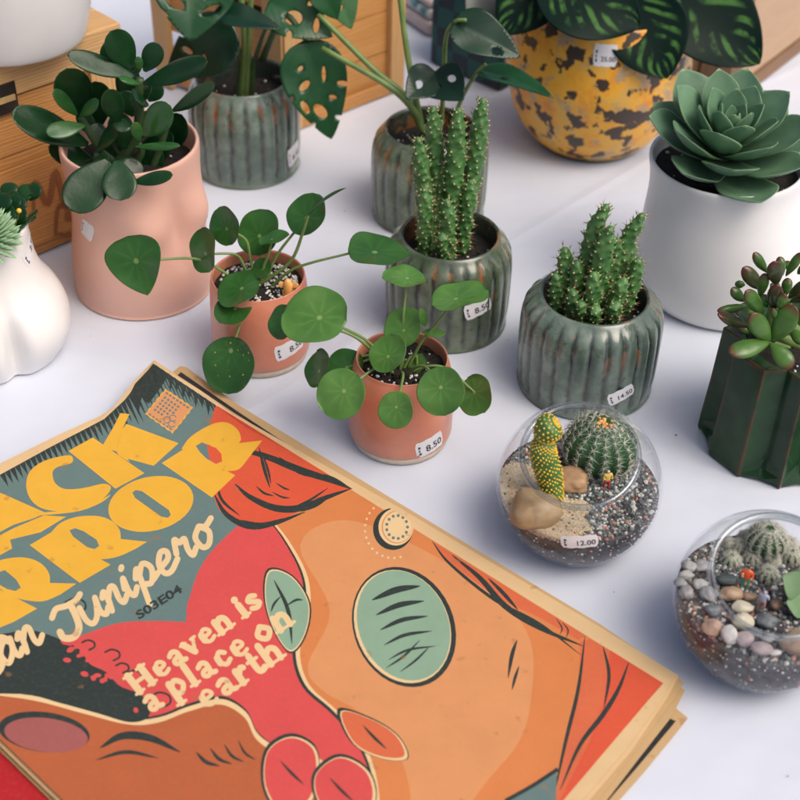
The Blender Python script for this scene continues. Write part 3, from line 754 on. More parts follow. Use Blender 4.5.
mb.build('pale_rosette', [mt['fuzz']], t)
for k in range(26):
    a = rnd.uniform(-1.2, 1.6); d = Vector((math.cos(a), math.sin(a), rnd.uniform(.3, 1.3))).normalized()
    b = C+Vector((.026, .012, H*.95))+Vector((rnd.uniform(-.016, .01), rnd.uniform(-.02, .02), rnd.uniform(0, .012)))
    v, f, uv = leaf_vf(b, d, Vector((0, -.3, 1)), .013, .0065, P_spoon, .003, .1, nv=9, nu=6); obj('leaf', v, f, mt['jade'], t, True, None, uv)
stalk(t, [C+Vector((.024, 0, H*.88)), C+Vector((.032, 0, H*1.06)), C+Vector((.034, 0, H*1.12))], .0008, .0005)
v, f = ico(1); obj('bud', [C+Vector((.034, 0, H*1.12))+p*.002 for p in v], f, mt['yel'], t)
pot_tag(t, C, rad_at(prof[:50]), H, 30, 268, 13, 15, '2.50', R(25))

# --- white body shaped pot with rosette, right
C = gp(722, 291); s = sc_(C); H = .112
t = thing('potted_plant', C, 'large pale green pointed rosette succulent in a white body shaped pot', 'potted plant')
r0 = 79*s
prof = smooth_prof([(r0*.4, 0), (r0*.84, .0003), (r0*.95, H*.04), (r0*1.01, H*.16), (r0*1.03, H*.34), (r0*.985, H*.56), (r0*.915, H*.76), (r0*.90, H*.88), (r0*.915, H*.98), (r0*.895, H), (r0*.865, H*.985), (r0*.85, H*.9), (r0*.83, H*.7)], 5)
def hips2(th, r, z):
    a = (th+pi/2+pi) % (2*pi)-pi
    if r < r0*.75 or z > H*.9: return r, z
    b_ = math.exp(-((z-H*.3)/(H*.3))**2)
    return r*(1+.09*b_*(math.exp(-((a-1.25)/.6)**2)+math.exp(-((a+1.2)/.6)**2)-.3*math.exp(-(a/.5)**2))), z
v, f = lathe(C, prof, 110, hips2); SH = lambda z: -.0155*sst(0, 1.15, z/H); v = [p+Vector((SH(p.z), 0, 0)) for p in v]; obj('pot', v, f, mt['whitecer'], t)
Cs = C+Vector((SH(H), 0, 0)); soil_disc(t, Cs, r0*.855, H*.9, 60, seed=71)
ax = Vector((.02, -.22, 1)).normalized(); x_, u_ = frame(ax, Vector((0, 1, 0))); u_ = ax.cross(x_)
base = Cs+Vector((-.004, .000, H*.965)); rnd = random.Random(4)
nl = 33
for k in range(nl):
    e = k/(nl-1); a = k*2.39996+.4
    el = lerp(1.33, .16, e**.85)
    L = lerp(.018, .060, min(1, e*1.5)**.85)*rnd.uniform(.94, 1.05); W = L*lerp(.28, .40, e)
    o_ = x_*math.cos(a)+u_*math.sin(a); d = o_*math.cos(el)+ax*math.sin(el); n = ax*math.cos(el)-o_*math.sin(el)
    b = base+ax*lerp(.026, .0, e)+o_*lerp(.001, .005, e)
    v, f, uv = leaf_vf(b, d, n, L, W, P_ech, .0042, .3, .2, nv=16, nu=8); obj('leaf', v, f, mt['eche'], t, True, None, uv)

# --- dark green faceted pot with red tipped succulent
C = gp(776, 438); s = sc_(C); H = .083
t = thing('potted_plant', C, 'red tipped jade leaves in a dark green faceted art deco pot', 'potted plant')
mt['deco'] = None
m, tt, b = nodes('dark_green_glaze'); nn = noise_n(tt, 50, 5)
col = ramp(tt, nn.outputs[0], [(.3, (.007, .03, .011)), (.7, (.02, .062, .024))])
an = N(tt, 'ShaderNodeAttribute', attribute_name='groove').outputs['Fac']; n2 = noise_n(tt, 120, 3)
col = mixc(tt, math_(tt, 'MULTIPLY', an, ramp(tt, n2.outputs[0], [(.35, (.2, .2, .2)), (.6, (1, 1, 1))])), col, (.12, .04, .018))
tt.links.new(col, b.inputs['Base Color']); b.inputs['Roughness'].default_value = .13; b.inputs['Coat Weight'].default_value = .06; b.inputs['Specular IOR Level'].default_value = .22; bump(tt, b, nn.outputs[0], .1, .001)
mt['deco'] = m
Rd = 77*s
def deco_plan():
    """eight sides: flat faces alternate with zigzag flutes; returns (x, y, ridge) in units of the radius"""
    pts = []
    for k in range(4):
        a0 = k*pi/2+R(-144)      # centre of a flat face
        def pol(rr, a): return (rr*math.cos(a), rr*math.sin(a))
        pts.append((*pol(1.0, a0-R(15)), 1)); pts.append((*pol(1.0, a0+R(15)), 1))
        b0 = a0+R(15); st = R(60)/2
        for i in range(2):
            pts.append((*pol(.80, b0+st*(i+.5)), 0))
            if i < 1: pts.append((*pol(1.0, b0+st*(i+1)), 1))
    out = []
    for (x, y, a), (x2, y2, a2) in zip(pts, pts[1:]+pts[:1]):
        out.append((x, y, a)); L = math.hypot(x2-x, y2-y); k = .045/L
        out.append((lerp(x, x2, k), lerp(y, y2, k), .0)); out.append((lerp(x, x2, 1-k), lerp(y, y2, 1-k), .0))
    return out
pl = deco_plan(); rows = []; att = []
def deco_row(z, sc2, flat=0.0, edge=0.0, rr=None):
    row = []
    n = len(pl)
    for i, (x, y, rd) in enumerate(pl):
        q = math.hypot(x, y); r2 = lerp(q, max(q, .96), flat); k = sc2*Rd*(r2/q)
        row.append(C+Vector((x*k, y*k, z))); att.append(max(edge, .8*rd))
    return row
rows = [deco_row(0, .5), deco_row(0, 1.0, .6), deco_row(.003, 1.015, .8), deco_row(.008, 1.012, .3), deco_row(.014, 1.008), deco_row(H*.5, .975), deco_row(H*.965, .946), deco_row(H*.988, .944, 0, .7), deco_row(H, .935, 0, 1), deco_row(H*.998, .91, .1, .5), deco_row(H*.985, .87, .2)]
for i, row in enumerate(rows[8:], 8): pass
n = len(pl); inner = []
for (rr, z) in [(.66, H*.955), (.63, H*.9), (.62, H*.6)]:
    row = []
    for (x, y, rd) in pl:
        a = math.atan2(y, x); row.append(C+Vector((math.cos(a)*rr*Rd, math.sin(a)*rr*Rd, z))); att.append(0)
    inner.append(row)
v, f = rings(rows+inner)
obj('pot', v, f, mt['deco'], t, False, None, None, {'groove': att})
bevel(bpy.context.scene.objects[COL.objects[-1].name], .0009, 2)
soil_disc(t, C, Rd*.63, H*.92, 40, seed=81)
Y = C.y; q = lambda x, y: (700+x/5.333, 240+y/5.333)
for pts, r in [([(400, 640), (385, 580), (372, 540)], .003), ([(430, 620), (400, 480), (395, 330), (400, 240)], .0045), ([(380, 620), (330, 520), (300, 420), (260, 370)], .004), ([(450, 620), (470, 430), (470, 320)], .004)]:
    P = [at(*q(*p), Y+.002) for p in pts]; P[0] = C+Vector((.0002*(pts[0][0]-410), 0, H*.9)); stalk(t, P, r, r*.7, 'stem', 'branch')
for (b, tp, w_, d0, d1, fc) in [
        ((372, 545), (148, 612), 112, -.03, -.042, .55), ((375, 540), (262, 390), 112, -.028, -.03, .8), ((385, 545), (508, 345), 132, -.028, -.024, .8), ((375, 550), (492, 682), 100, -.032, -.046, .8),
        ((262, 462), (82, 402), 76, -.01, -.02, .5), ((250, 352), (88, 386), 50, .0, -.008, .4), ((338, 395), (233, 268), 92, -.016, -.02, .7), ((235, 328), (162, 258), 64, .0, .0, .6),
        ((335, 268), (220, 146), 88, .012, .014, .7), ((355, 172), (280, 66), 58, .0, .0, .6), ((408, 240), (390, 106), 92, -.012, -.016, .7), ((318, 305), (352, 170), 62, -.008, -.012, .7),
        ((390, 375), (410, 230), 88, -.016, -.02, .7), ((418, 365), (455, 282), 62, -.02, -.024, .7), ((458, 192), (545, 66), 52, -.004, -.006, .5), ((440, 190), (422, 86), 56, .006, .01, .6),
        ((470, 312), (575, 222), 62, -.008, -.014, .5), ((490, 430), (580, 380), 90, -.02, -.03, .6), ((480, 330), (590, 290), 60, .0, -.01, .5), ((240, 240), (185, 236), 40, .008, .008, .5),
        ((420, 440), (380, 360), 50, -.02, -.022, .7), ((470, 160), (460, 110), 46, .01, .012, .6), ((520, 180), (590, 130), 60, .0, -.004, .6), ((480, 470), (560, 560), 70, -.016, -.03, .6),
        ((330, 480), (260, 440), 70, .0, .004, .5), ((360, 360), (330, 290), 60, .004, .008, .6), ((300, 470), (200, 480), 66, .006, .002, .4), ((455, 300), (470, 200), 60, .006, .01, .6)]:
    px_leaf('leaf', t, mt['deco_dark' if tp in ((390, 106), (220, 146), (410, 230), (82, 402), (590, 290), (575, 222)) else 'deco_leaf'], Y, q(*b), q(*tp), w_/5.333*.92, P_spoon, .0062, fc, (d0*.9, d1*.9), cup=.1, bend=.06)

# --- orange mottled pot with dark patterned leaves
C = gp(589, 137); s = sc_(C); H = .128; r0 = 89*s
t = thing('potted_plant', C, 'dark feather patterned leaves in a big round orange and brown mottled pot', 'potted plant')
prof = smooth_prof([(r0*.3, 0), (r0*.55, .0003), (r0*.63, .004), (r0*.86, H*.22), (r0*.985, H*.48), (r0*1.0, H*.62), (r0*.95, H*.84), (r0*.88, H*.97), (r0*.86, H), (r0*.84, H*.99), (r0*.83, H*.9), (r0*.8, H*.7)], 6)
m, tt, b = nodes('orange_mottled_glaze')
n1 = noise_n(tt, 40, 6, rough=.65); n2 = noise_n(tt, 62, 6, rough=.65)
tc = N(tt, 'ShaderNodeTexCoord'); mpp = N(tt, 'ShaderNodeMapping'); mpp.inputs['Location'].default_value = (.31, .17, .4); tt.links.new(tc.outputs['Object'], mpp.inputs[0])
n3 = noise_n(tt, 64, 4, vec=mpp.outputs[0], rough=.5)
col = ramp(tt, n1.outputs[0], [(.34, (.72, .25, .015)), (.5, (.80, .40, .03)), (.64, (.68, .40, .08))])
col = mixc(tt, ramp(tt, n2.outputs[0], [(.54, (0, 0, 0)), (.62, (1, 1, 1))]), col, (.44, .31, .17))
col = mixc(tt, ramp(tt, n3.outputs[0], [(.545, (0, 0, 0)), (.57, (1, 1, 1))]), col, (.05, .03, .018))
spz = N(tt, 'ShaderNodeSeparateXYZ'); tt.links.new(tc.outputs['Object'], spz.inputs[0])
col = mixc(tt, ramp(tt, math_(tt, 'ADD', spz.outputs[2], math_(tt, 'MULTIPLY', n2.outputs[0], .012)), [(.009, (1, 1, 1)), (.014, (0, 0, 0))]), col, (.03, .02, .015))
tt.links.new(col, b.inputs['Base Color']); b.inputs['Roughness'].default_value = .45; b.inputs['Coat Weight'].default_value = .15; bump(tt, b, n2.outputs[0], .25, .002)
v, f = lathe(C, prof, 96); obj('pot', v, f, m, t)
soil_disc(t, C, r0*.83, H*.9, 20, seed=91)
Y = C.y
m, tt, b = nodes('feather_patterned_leaf'); uvn = N(tt, 'ShaderNodeUVMap', uv_map='uv'); sp = N(tt, 'ShaderNodeSeparateXYZ'); tt.links.new(uvn.outputs[0], sp.inputs[0])
ax_ = math_(tt, 'ABSOLUTE', sp.outputs[0]); nz = noise_n(tt, 55, 3)
ph = math_(tt, 'ADD', math_(tt, 'SUBTRACT', math_(tt, 'MULTIPLY', sp.outputs[1], 6.5), math_(tt, 'MULTIPLY', ax_, 2.6)), math_(tt, 'MULTIPLY', nz.outputs[0], .6))
st = math_(tt, 'ABSOLUTE', math_(tt, 'SINE', math_(tt, 'MULTIPLY', ph, pi)))
msk = math_(tt, 'MULTIPLY', ramp(tt, ax_, [(.08, (0, 0, 0)), (.2, (1, 1, 1)), (.6, (1, 1, 1)), (.8, (0, 0, 0))]), ramp(tt, nz.outputs[0], [(.42, (0, 0, 0)), (.56, (1, 1, 1))]))
k_ = math_(tt, 'MULTIPLY', ramp(tt, st, [(.62, (0, 0, 0)), (.92, (1, 1, 1))]), msk)
col = mixc(tt, k_, (.0025, .013, .009), (.055, .15, .035)); tt.links.new(col, b.inputs['Base Color']); b.inputs['Roughness'].default_value = .4; b.inputs['Specular IOR Level'].default_value = .1
mt['feather'] = m; mt['under'] = M('dark_leaf_plain', (.006, .016, .014), (.012, .028, .02), 60, .4)
for (bp, tp, w_, d0, d1, k, fc) in [((536, -26), (640, 22), 94, -.05, -.095, 'feather', .55), ((655, -30), (762, 60), 92, -.02, -.075, 'feather', .7), ((630, -12), (668, 76), 82, -.04, -.09, 'feather', .75),
                                    ((560, -40), (500, 32), 66, -.03, -.07, 'feather', .6), ((600, -50), (560, 20), 80, .0, -.03, 'under', .7), ((520, -30), (470, 22), 60, .0, -.04, 'under', .6), ((600, -40), (640, 30), 100, .02, .0, 'under', .8), ((640, -40), (690, 30), 90, .02, .01, 'under', .8)]:
    px_leaf('leaf', t, mt[k], Y, bp, tp, w_, P_oval, .0012, fc, (d0, d1), cup=.12, bend=-.1, nv=20, wav=.04, sd=bp[0])
for tp in [(560, -30), (620, -30), (655, -30), (600, -40)]:
    stalk(t, [C+Vector(((tp[0]-590)*.0003, 0, H*.88)), AT(*tp)], .003, .002, 'stemdark')
pot_tag(t, C, rad_at(prof[:42]), H, 606, 57, 24, 17, '25.00', R(0))

# ================================================================== glass terrariums
def glassmat(name, tint, k=1.0):
    m, t, b = nodes(name); t.nodes.remove(b)
    tr = N(t, 'ShaderNodeBsdfTransparent'); tr.inputs[0].default_value = (*tint, 1)
    gl = N(t, 'ShaderNodeBsdfGlossy'); gl.inputs['Roughness'].default_value = .03; gl.inputs[0].default_value = (.95, .97, 1, 1)
    lw = N(t, 'ShaderNodeLayerWeight'); lw.inputs[0].default_value = .5
    fr = ramp(t, lw.outputs['Facing'], [(.0, (.03*k,)*3), (.5, (.06*k,)*3), (.8, (.24*k,)*3), (1.0, (.8,)*3)])
    mx = N(t, 'ShaderNodeMixShader'); t.links.new(fr, mx.inputs[0]); t.links.new(tr.outputs[0], mx.inputs[1]); t.links.new(gl.outputs[0], mx.inputs[2])
    t.links.new(mx.outputs[0], t.nodes['Material Output'].inputs[0]); return m
mt['glass'] = glassmat('clear_glass', (.965, .97, .975))
mt['rim'] = glassmat('clear_glass_rim', (.78, .81, .81), 3.2)
mt['sand'] = M('pale_sand', (.62, .52, .37), (.5, .4, .26), 500, .95, bs=1100, bstr=.9, bd=.001)
mt['undersoil'] = M('layered_soil', (.035, .033, .036), (.10, .095, .105), 180, .8, bs=500, bstr=.6)
gravm = [M('pale_gravel', (.46, .47, .44), (.58, .58, .54), 300, .7), M('grey_gravel', (.13, .145, .14), (.2, .215, .2), 300, .7), M('dark_gravel', (.03, .04, .04), (.06, .075, .07), 300, .6),
         M('red_gravel', (.4, .16, .11), (.5, .22, .15), 300, .7), M('green_grey_gravel', (.11, .14, .125), (.17, .2, .18), 300, .65)]
def bowl(cx, cy, rpx, label, ring, dzs, sandpoly, seed, gcount, gsize):
    """cx, cy, rpx: outline of the sphere in the photo"""
    r = .05
    for _ in range(4):
        zc = r*.82; Cc = gp(cx, cy, zc); r = rpx*sc_(Cc)*.985
    zc = r*.82; Cc = gp(cx, cy, zc); base = Vector((Cc.x, Cc.y, 0))
    t = thing('terrarium', base, label, 'terrarium', 'round glass terrariums')
    (ox, oy, frac) = ring
    k = math.sqrt(max(0, frac**2-ox*ox-oy*oy))
    n = (RT*ox+UP*oy+toward(Cc)*k).normalized()
    x, u = frame(n, Vector((0, 0, 1)))
    al0 = math.acos(frac); rows = []
    for i in range(41):
        al = al0+(pi-al0-.0001)*i/40
        row = []
        for j in range(96):
            a = 2*pi*j/96; p = Cc+(n*math.cos(al)+(x*math.cos(a)+u*math.sin(a))*math.sin(al))*r
            p.z = max(p.z, .0007); row.append(p)
        rows.append(row)
    v, f = rings(rows, False, False)
    mb = MB(); mb.add(v, f, 0)
    rr = r*math.sin(al0); cen = Cc+n*(r*frac)
    rows = []
    for j in range(97):
        a = 2*pi*j/96; o = x*math.cos(a)+u*math.sin(a); p = cen+o*rr
        rows.append([p+(o*math.cos(b)*.0019+n*math.sin(b)*.0023) for b in [2*pi*q/10 for q in range(10)]])
    v, f = rings(rows, False, False); mb.add(v, f, 1)
    g = mb.build('glass_bowl', [mt['glass'], mt['rim']], t)
    # the filling
    zs = zc+dzs*r; ri = r*.965; mb = MB(); rows = []
    zb = max(.0016, zc-ri*.97)
    def hh(px_, py_): return .0035*noise.noise((px_*40, py_*40, seed))+.001*noise.noise((px_*150, py_*150, seed))
    def ring_at(z, rad=None):
        q = rad if rad is not None else math.sqrt(max(1e-9, ri*ri-(z-zc)**2))
        out = []
        for j in range(160):
            a = 2*pi*j/160; X, Y = Cc.x+q*math.cos(a), Cc.y+q*math.sin(a)
            out.append(Vector((X, Y, z)))
        return out
    for i in range(22): rows.append(ring_at(lerp(zb, zs, (i/21)**.8)))
    nside = len(rows)
    rs = math.sqrt(ri*ri-(zs-zc)**2)
    for i in range(1, 40):
        row = ring_at(zs, rs*(1-i/39.2))
        for p in row: p.z += hh(p.x, p.y)*min(1, i/5)
        rows.append(row)
    v, f = rings(rows)
    sp_ = sandpoly
    def inpoly(x_, y_, P):
        c = False
        for (x0, y0), (x1, y1) in zip(P, P[1:]+P[:1]):
            if (y0 > y_) != (y1 > y_) and x_ < (x1-x0)*(y_-y0)/(y1-y0)+x0: c = not c
        return c
    mi = []
    for q in f:
        c = sum((v[i] for i in q), Vector())/len(q); a = proj(c)
        wob = 4*noise.noise((a[0]*.1, a[1]*.1, 2))
        mi.append(1 if c.z > zs-.0045+.002*noise.noise(c*90) and inpoly(a[0]+wob, a[1]+wob, sp_) else 0)
    mb.add(v, f, mi)
    mb.build('soil_layer', [mt['undersoil'], mt['sand']], t)
    rnd = random.Random(seed); mb = MB(); ms = MB(); cnt = 0; tries = 0
    while cnt < gcount and tries < gcount*6:
        tries += 1
        a = rnd.uniform(0, 2*pi); q = rs*.985*math.sqrt(rnd.random()); X, Y = Cc.x+q*math.cos(a), Cc.y+q*math.sin(a)
        z = zs+hh(X, Y)*min(1, (rs-q)/rs*8); p = Vector((X, Y, z)); a2 = proj(p)
        if inpoly(a2[0], a2[1], sp_):
            if rnd.random() < .8: pebble_into(ms, p, rnd.uniform(.0003, .0009), rnd, 0, 1)
            elif rnd.random() < .25: pebble_into(mb, p, gsize*.8, rnd, rnd.choice((1, 2, 3)), 1)
            continue
        cnt += 1
        s = gsize*rnd.uniform(.5, 1.3)
        pebble_into(mb, p+Vector((0, 0, s*.25)), s, rnd, rnd.choices(range(5), (24, 22, 26, 8, 20))[0], 1, lump=.35, smooth=False)
    for k_ in range(260):    # loose bits against the glass
        a = rnd.uniform(-pi, 0); z = zs-.0015-(zs-zb-.005)*rnd.random()**2.2; q = math.sqrt(ri*ri-(z-zc)**2)*1.003
        pebble_into(mb, Vector((Cc.x+q*math.cos(a), Cc.y+q*math.sin(a), z)), rnd.uniform(.0004, .0010), rnd, rnd.choice((0, 0, 1, 3)), 1)
    o = mb.build('gravel', gravm, t); o['kind'] = 'stuff'
    if ms.v:
        o = ms.build('sand_grain', [mt['sand']], t); o['kind'] = 'stuff'
    return t, Cc, r, zs, base
def stone(px_, py_, w_, h_, z, label, m, group=None, seed=1, rot=0, lump=.3):
    p = gp(px_, py_, z+h_*.2*.0006); s = sc_(p); rnd = random.Random(seed)
    v, f = ico(4); a = w_*.5*s; hgt = h_*.5*s; E = Matrix.Rotation(rot, 3, 'Z')
    out = []
    for q in v:
        k = 1+lump*noise.noise(q*.9+Vector((seed*3.1, 0, 0)))+lump*.25*noise.noise(q*2.6+Vector((0, seed*1.7, 0)))
        e = Vector((q.x*a, q.y*max(hgt*.95, a*.55), q.z*hgt*.78))*k; out.append(p+E @ e)
    o = obj('stone', out, f, m, None, True, loc=p); return tag(o, label, 'stone', group)
def ochre(name, c, c2): return M(name, c, c2, 70, .5, bs=200, bstr=.2, lo=.3, hi=.7, detail=6)

def globe_cactus(C, r, label, ribs=16, h=.92, seed=1, spl=.005, skin='cactd', spm='spinew', fuzz=6, rows_=9, crown=None, group=None, name='cactus', tilt=Vector((0, 0, 1))):
    t = thing(name, C, label, 'cactus', group); rnd = random.Random(seed)
    cen = C+tilt*(r*h*.72); x, u = frame(tilt, Vector((0, 1, 0))); u = tilt.cross(x)
    def P(el, a, k=1.0):
        rib = 1+.055*math.cos(ribs*a)*math.cos(el)
        d = (x*math.cos(a)+u*math.sin(a))*math.cos(el); return cen+(d*r*rib+tilt*(math.sin(el)*r*h*(1-.08*math.exp(-((el-pi/2)/.3)**2))))*k
    rows = []
    for i in range(22):
        el = lerp(-.9, pi/2-.02, i/21); rows.append([P(el, 2*pi*j/(ribs*6)) for j in range(ribs*6)])
    v, f = rings(rows); body = obj('body', v, f, mt[skin], t)
    mb = MB(); iv, if_ = ico(1)
    for k in range(ribs):
        for i in range(rows_):
            el = lerp(-.55, 1.3, (i+.5*(k % 2)*.6)/(rows_-.4)); a = 2*pi*k/ribs
            p = P(el, a); n = (p-cen).normalized()
            mb.add([p+q*.00055 for q in iv], if_, 1)
            xx, uu = frame(n)
            for q in range(fuzz):
                b = 2*pi*q/fuzz+rnd.uniform(-.3, .3); d = (n*rnd.uniform(.35, 1.1)+(xx*math.cos(b)+uu*math.sin(b))).normalized()
                cone_into(mb, p, d, spl*rnd.uniform(.6, 1.15), .0002, 0)
    mb.build('spines', [mt[spm], mt['areole']], body)
    if crown:
        mb = MB()
        for k in range(30):
            a = rnd.uniform(0, 6.3); q = rnd.uniform(0, .3); p = P(pi/2-q, a)
            pebble_into(mb, p, rnd.uniform(.0008, .0015), rnd, 0, 1)
        mb.build('crown', [mt[crown]], body)
    return t
def figurine(foot, H, label, parts, yaw=0, seat=0, hat=None, arms=.3, seed=1):
    """tiny person: parts = (skin, top, trousers, hair) materials; one continuous body"""
    V = [(0, 0, .50), (0, 0, .62), (0, 0, .78), (0, 0, .86), (0, 0, .93), (0, -.01, .985),
         (.075, 0, .47), (.09, -.01, .26), (.10, 0, .04), (.10, -.07, .015), (-.075, 0, .47), (-.09, .02, .26), (-.09, .03, .04), (-.09, -.04, .015),
         (.14, 0, .79), (.20, -.02, .63), (.13, -.14*arms*2, .56), (-.14, 0, .79), (-.20, -.02, .63), (-.10, -.16*arms*2, .60)]
    E = [(0, 1), (1, 2), (2, 3), (3, 4), (4, 5), (0, 6), (6, 7), (7, 8), (8, 9), (0, 10), (10, 11), (11, 12), (12, 13), (2, 14), (14, 15), (15, 16), (2, 17), (17, 18), (18, 19)]
    Rr = [.11, .105, .12, .045, .075, .06, .075, .055, .04, .03, .075, .055, .04, .03, .06, .045, .035, .06, .045, .035]
    me = bpy.data.meshes.new('f'); me.from_pydata([Vector(v)*H for v in V], E, []); o = bpy.data.objects.new('f', me); COL.objects.link(o)
    m = o.modifiers.new('s', 'SKIN'); sv = me.skin_vertices[0].data if me.skin_vertices else None
    if sv is None:
        me.skin_vertices.new() if hasattr(me.skin_vertices, 'new') else None
        bm = bmesh.new(); bm.from_mesh(me); bm.verts.layers.skin.verify(); bm.to_mesh(me); bm.free(); sv = me.skin_vertices[0].data
    for i, q in enumerate(Rr): sv[i].radius = (q*H, q*H*.9); sv[i].use_root = (i == 0)
    sb = o.modifiers.new('u', 'SUBSURF'); sb.levels = 1; sb.render_levels = 1
    dg = bpy.context.evaluated_depsgraph_get(); e = o.evaluated_get(dg); mm = e.to_mesh()
    vs = [v.co.copy() for v in mm.vertices]; fs = [tuple(p.vertices) for p in mm.polygons]; e.to_mesh_clear(); bpy.data.objects.remove(o)
    Ez = Matrix.Rotation(yaw, 3, 'Z'); mi = []
    for f in fs:
        c = sum((vs[i] for i in f), Vector())/len(f)/H
        if c.z > .955 or (c.z > .89 and c.y > .02): mi.append(3)
        elif c.z > .84: mi.append(0)
        elif c.y < -.1 and c.z > .45: mi.append(0)
        elif c.z > .50: mi.append(1)
        else: mi.append(2)
    o = obj('person', [foot+Ez @ v for v in vs], fs, list(parts), None, True, mi, loc=foot)
    return tag(o, label, 'figurine')
def flatm(name, c, rough=.45): return M(name, c, tuple(x*.9 for x in c), 200, rough)
mt['skin'] = flatm('figure_skin', (.6, .33, .2)); mt['fyel'] = flatm('figure_yellow', (.75, .55, .12)); mt['fred'] = flatm('figure_red', (.6, .04, .05)); mt['fhair'] = flatm('figure_hair', (.02, .015, .015))
mt['fora'] = flatm('figure_orange', (.8, .1, .02)); mt['fgrn'] = flatm('figure_green', (.03, .3, .16)); mt['flil'] = flatm('figure_lilac_grey', (.42, .42, .52)); mt['fpnk'] = flatm('figure_pale_red', (.5, .24, .2)); mt['fwht'] = flatm('figure_white', (.7, .7, .68))

# --- terrarium in the middle
t, Cc, r, zs, base = bowl(579, 484, 84, 'glass bowl terrarium with a spiny barrel cactus and a yellow dotted cactus on sand', (.01, .34, .74), -.03,
    [(494, 474), (512, 460), (534, 466), (549, 482), (566, 497), (584, 500), (594, 506), (586, 518), (594, 528), (575, 542), (540, 538), (505, 526), (494, 500)], 5, 1900, .00125)
gt = [c for c in t.children if c.name.startswith('glass_bowl')][0]
def bowl_tag(px_, py_, wpx, hpx, txt, rot):
    d = ray(px_, py_); o = CP-Cc; a = d.dot(d); b = 2*o.dot(d); c = o.dot(o)-r*r
    P = CP+d*((-b-math.sqrt(b*b-4*a*c))/(2*a)); n = (P-Cc).normalized(); x = Vector((0, 0, 1)).cross(n).normalized(); y = n.cross(x); s = sc_(P)
    def sf(u, v, off): return Cc+(n*r+x*u+y*v).normalized()*(r+off)
    price_tag(gt, sf, wpx*s, hpx*s, txt, rot)
bowl_tag(579.5, 542, 38, 17, '12.00', R(10))
globe_cactus(gp(598, 463, zs), 36*sc_(Cc)*.98, 'round ribbed barrel cactus with white spines and an orange crown inside the middle glass bowl', 16, .9, 3, .0062, 'cactd', 'wool', 10, 9, 'orn')
# yellow dotted column cactus
tc_ = thing('cactus', gp(552, 491, zs), 'small bent column cactus covered in yellow dots inside the middle glass bowl', 'cactus'); rnd = random.Random(6)
Y = tc_.location.y
def dotted(pts, radf, ns, parent, nm):
    path = spline(pts, 10); n = len(path)
    v, f = tube_vf(path, radf, 20); st = obj(nm, v, f, mt['cact'], parent); mb = MB(); iv, if_ = ico(2)
    L = sum((b-a).length for a, b in zip(path, path[1:])); k = int(L/.0018)
    for i in range(k+1):
        tt_ = min(.97, (i+.4)/k); c = path[min(n-1, int(tt_*(n-1)))]; rr = radf(tt_); m = 16
        d = (path[min(n-1, int(tt_*(n-1))+1)]-path[max(0, int(tt_*(n-1))-1)]); x, u = frame(d, Vector((.1, -.9, .35)))
        for j in range(m):
            a = 2*pi*(j+.5*(i % 2))/m; p = c+(x*math.cos(a)+u*math.sin(a))*rr
            s = .00062*rnd.uniform(.8, 1.2); mb.add([p+q*s for q in iv], if_, 0)
            cone_into(mb, p, (p-c).normalized(), .0014, .0002, 0)
    mb.build('spines', [mt['yel']], st)
s = sc_(tc_.location)
dotted([gp(554, 496, zs)-Vector((0, 0, .002)), at(549, 474, Y-.001), at(543, 452, Y-.001), at(546, 438, Y)], lambda q: s*(9.5+4.0*math.sin(pi*min(1, q*1.0))-2*sst(.9, 1, q)), 12, tc_, 'stem')
dotted([at(543, 437, Y), at(548, 429, Y), at(554, 424, Y), at(557, 422, Y)], lambda q: s*max(.6, (5+9*math.sin(pi*lerp(.15, .93, q)))*math.sqrt(max(0, 1-max(0, (q-.55)/.45)**2))), 8, tc_, 'stem')
stone(535, 508, 50, 46, zs, 'large ochre stone on the sand at the front left of the middle glass bowl', ochre('ochre_stone', (.24, .15, .065), (.44, .32, .18)), None, 3, .2)
stone(571, 481, 36, 30, zs, 'flat tan stone behind the dotted cactus in the middle glass bowl', ochre('tan_stone', (.30, .17, .08), (.46, .29, .16)), None, 8, -.5, .45)
stone(621, 468, 19, 14, zs, 'small brown stone beside the barrel cactus in the middle glass bowl', ochre('brown_stone', (.13, .06, .035), (.2, .1, .06)), None, 12, 0)
figurine(gp(606, 489, zs+.001), 25*s, 'tiny figurine in a yellow top and red trousers on the gravel', (mt['skin'], mt['fyel'], mt['fred'], mt['fwht']), .3)

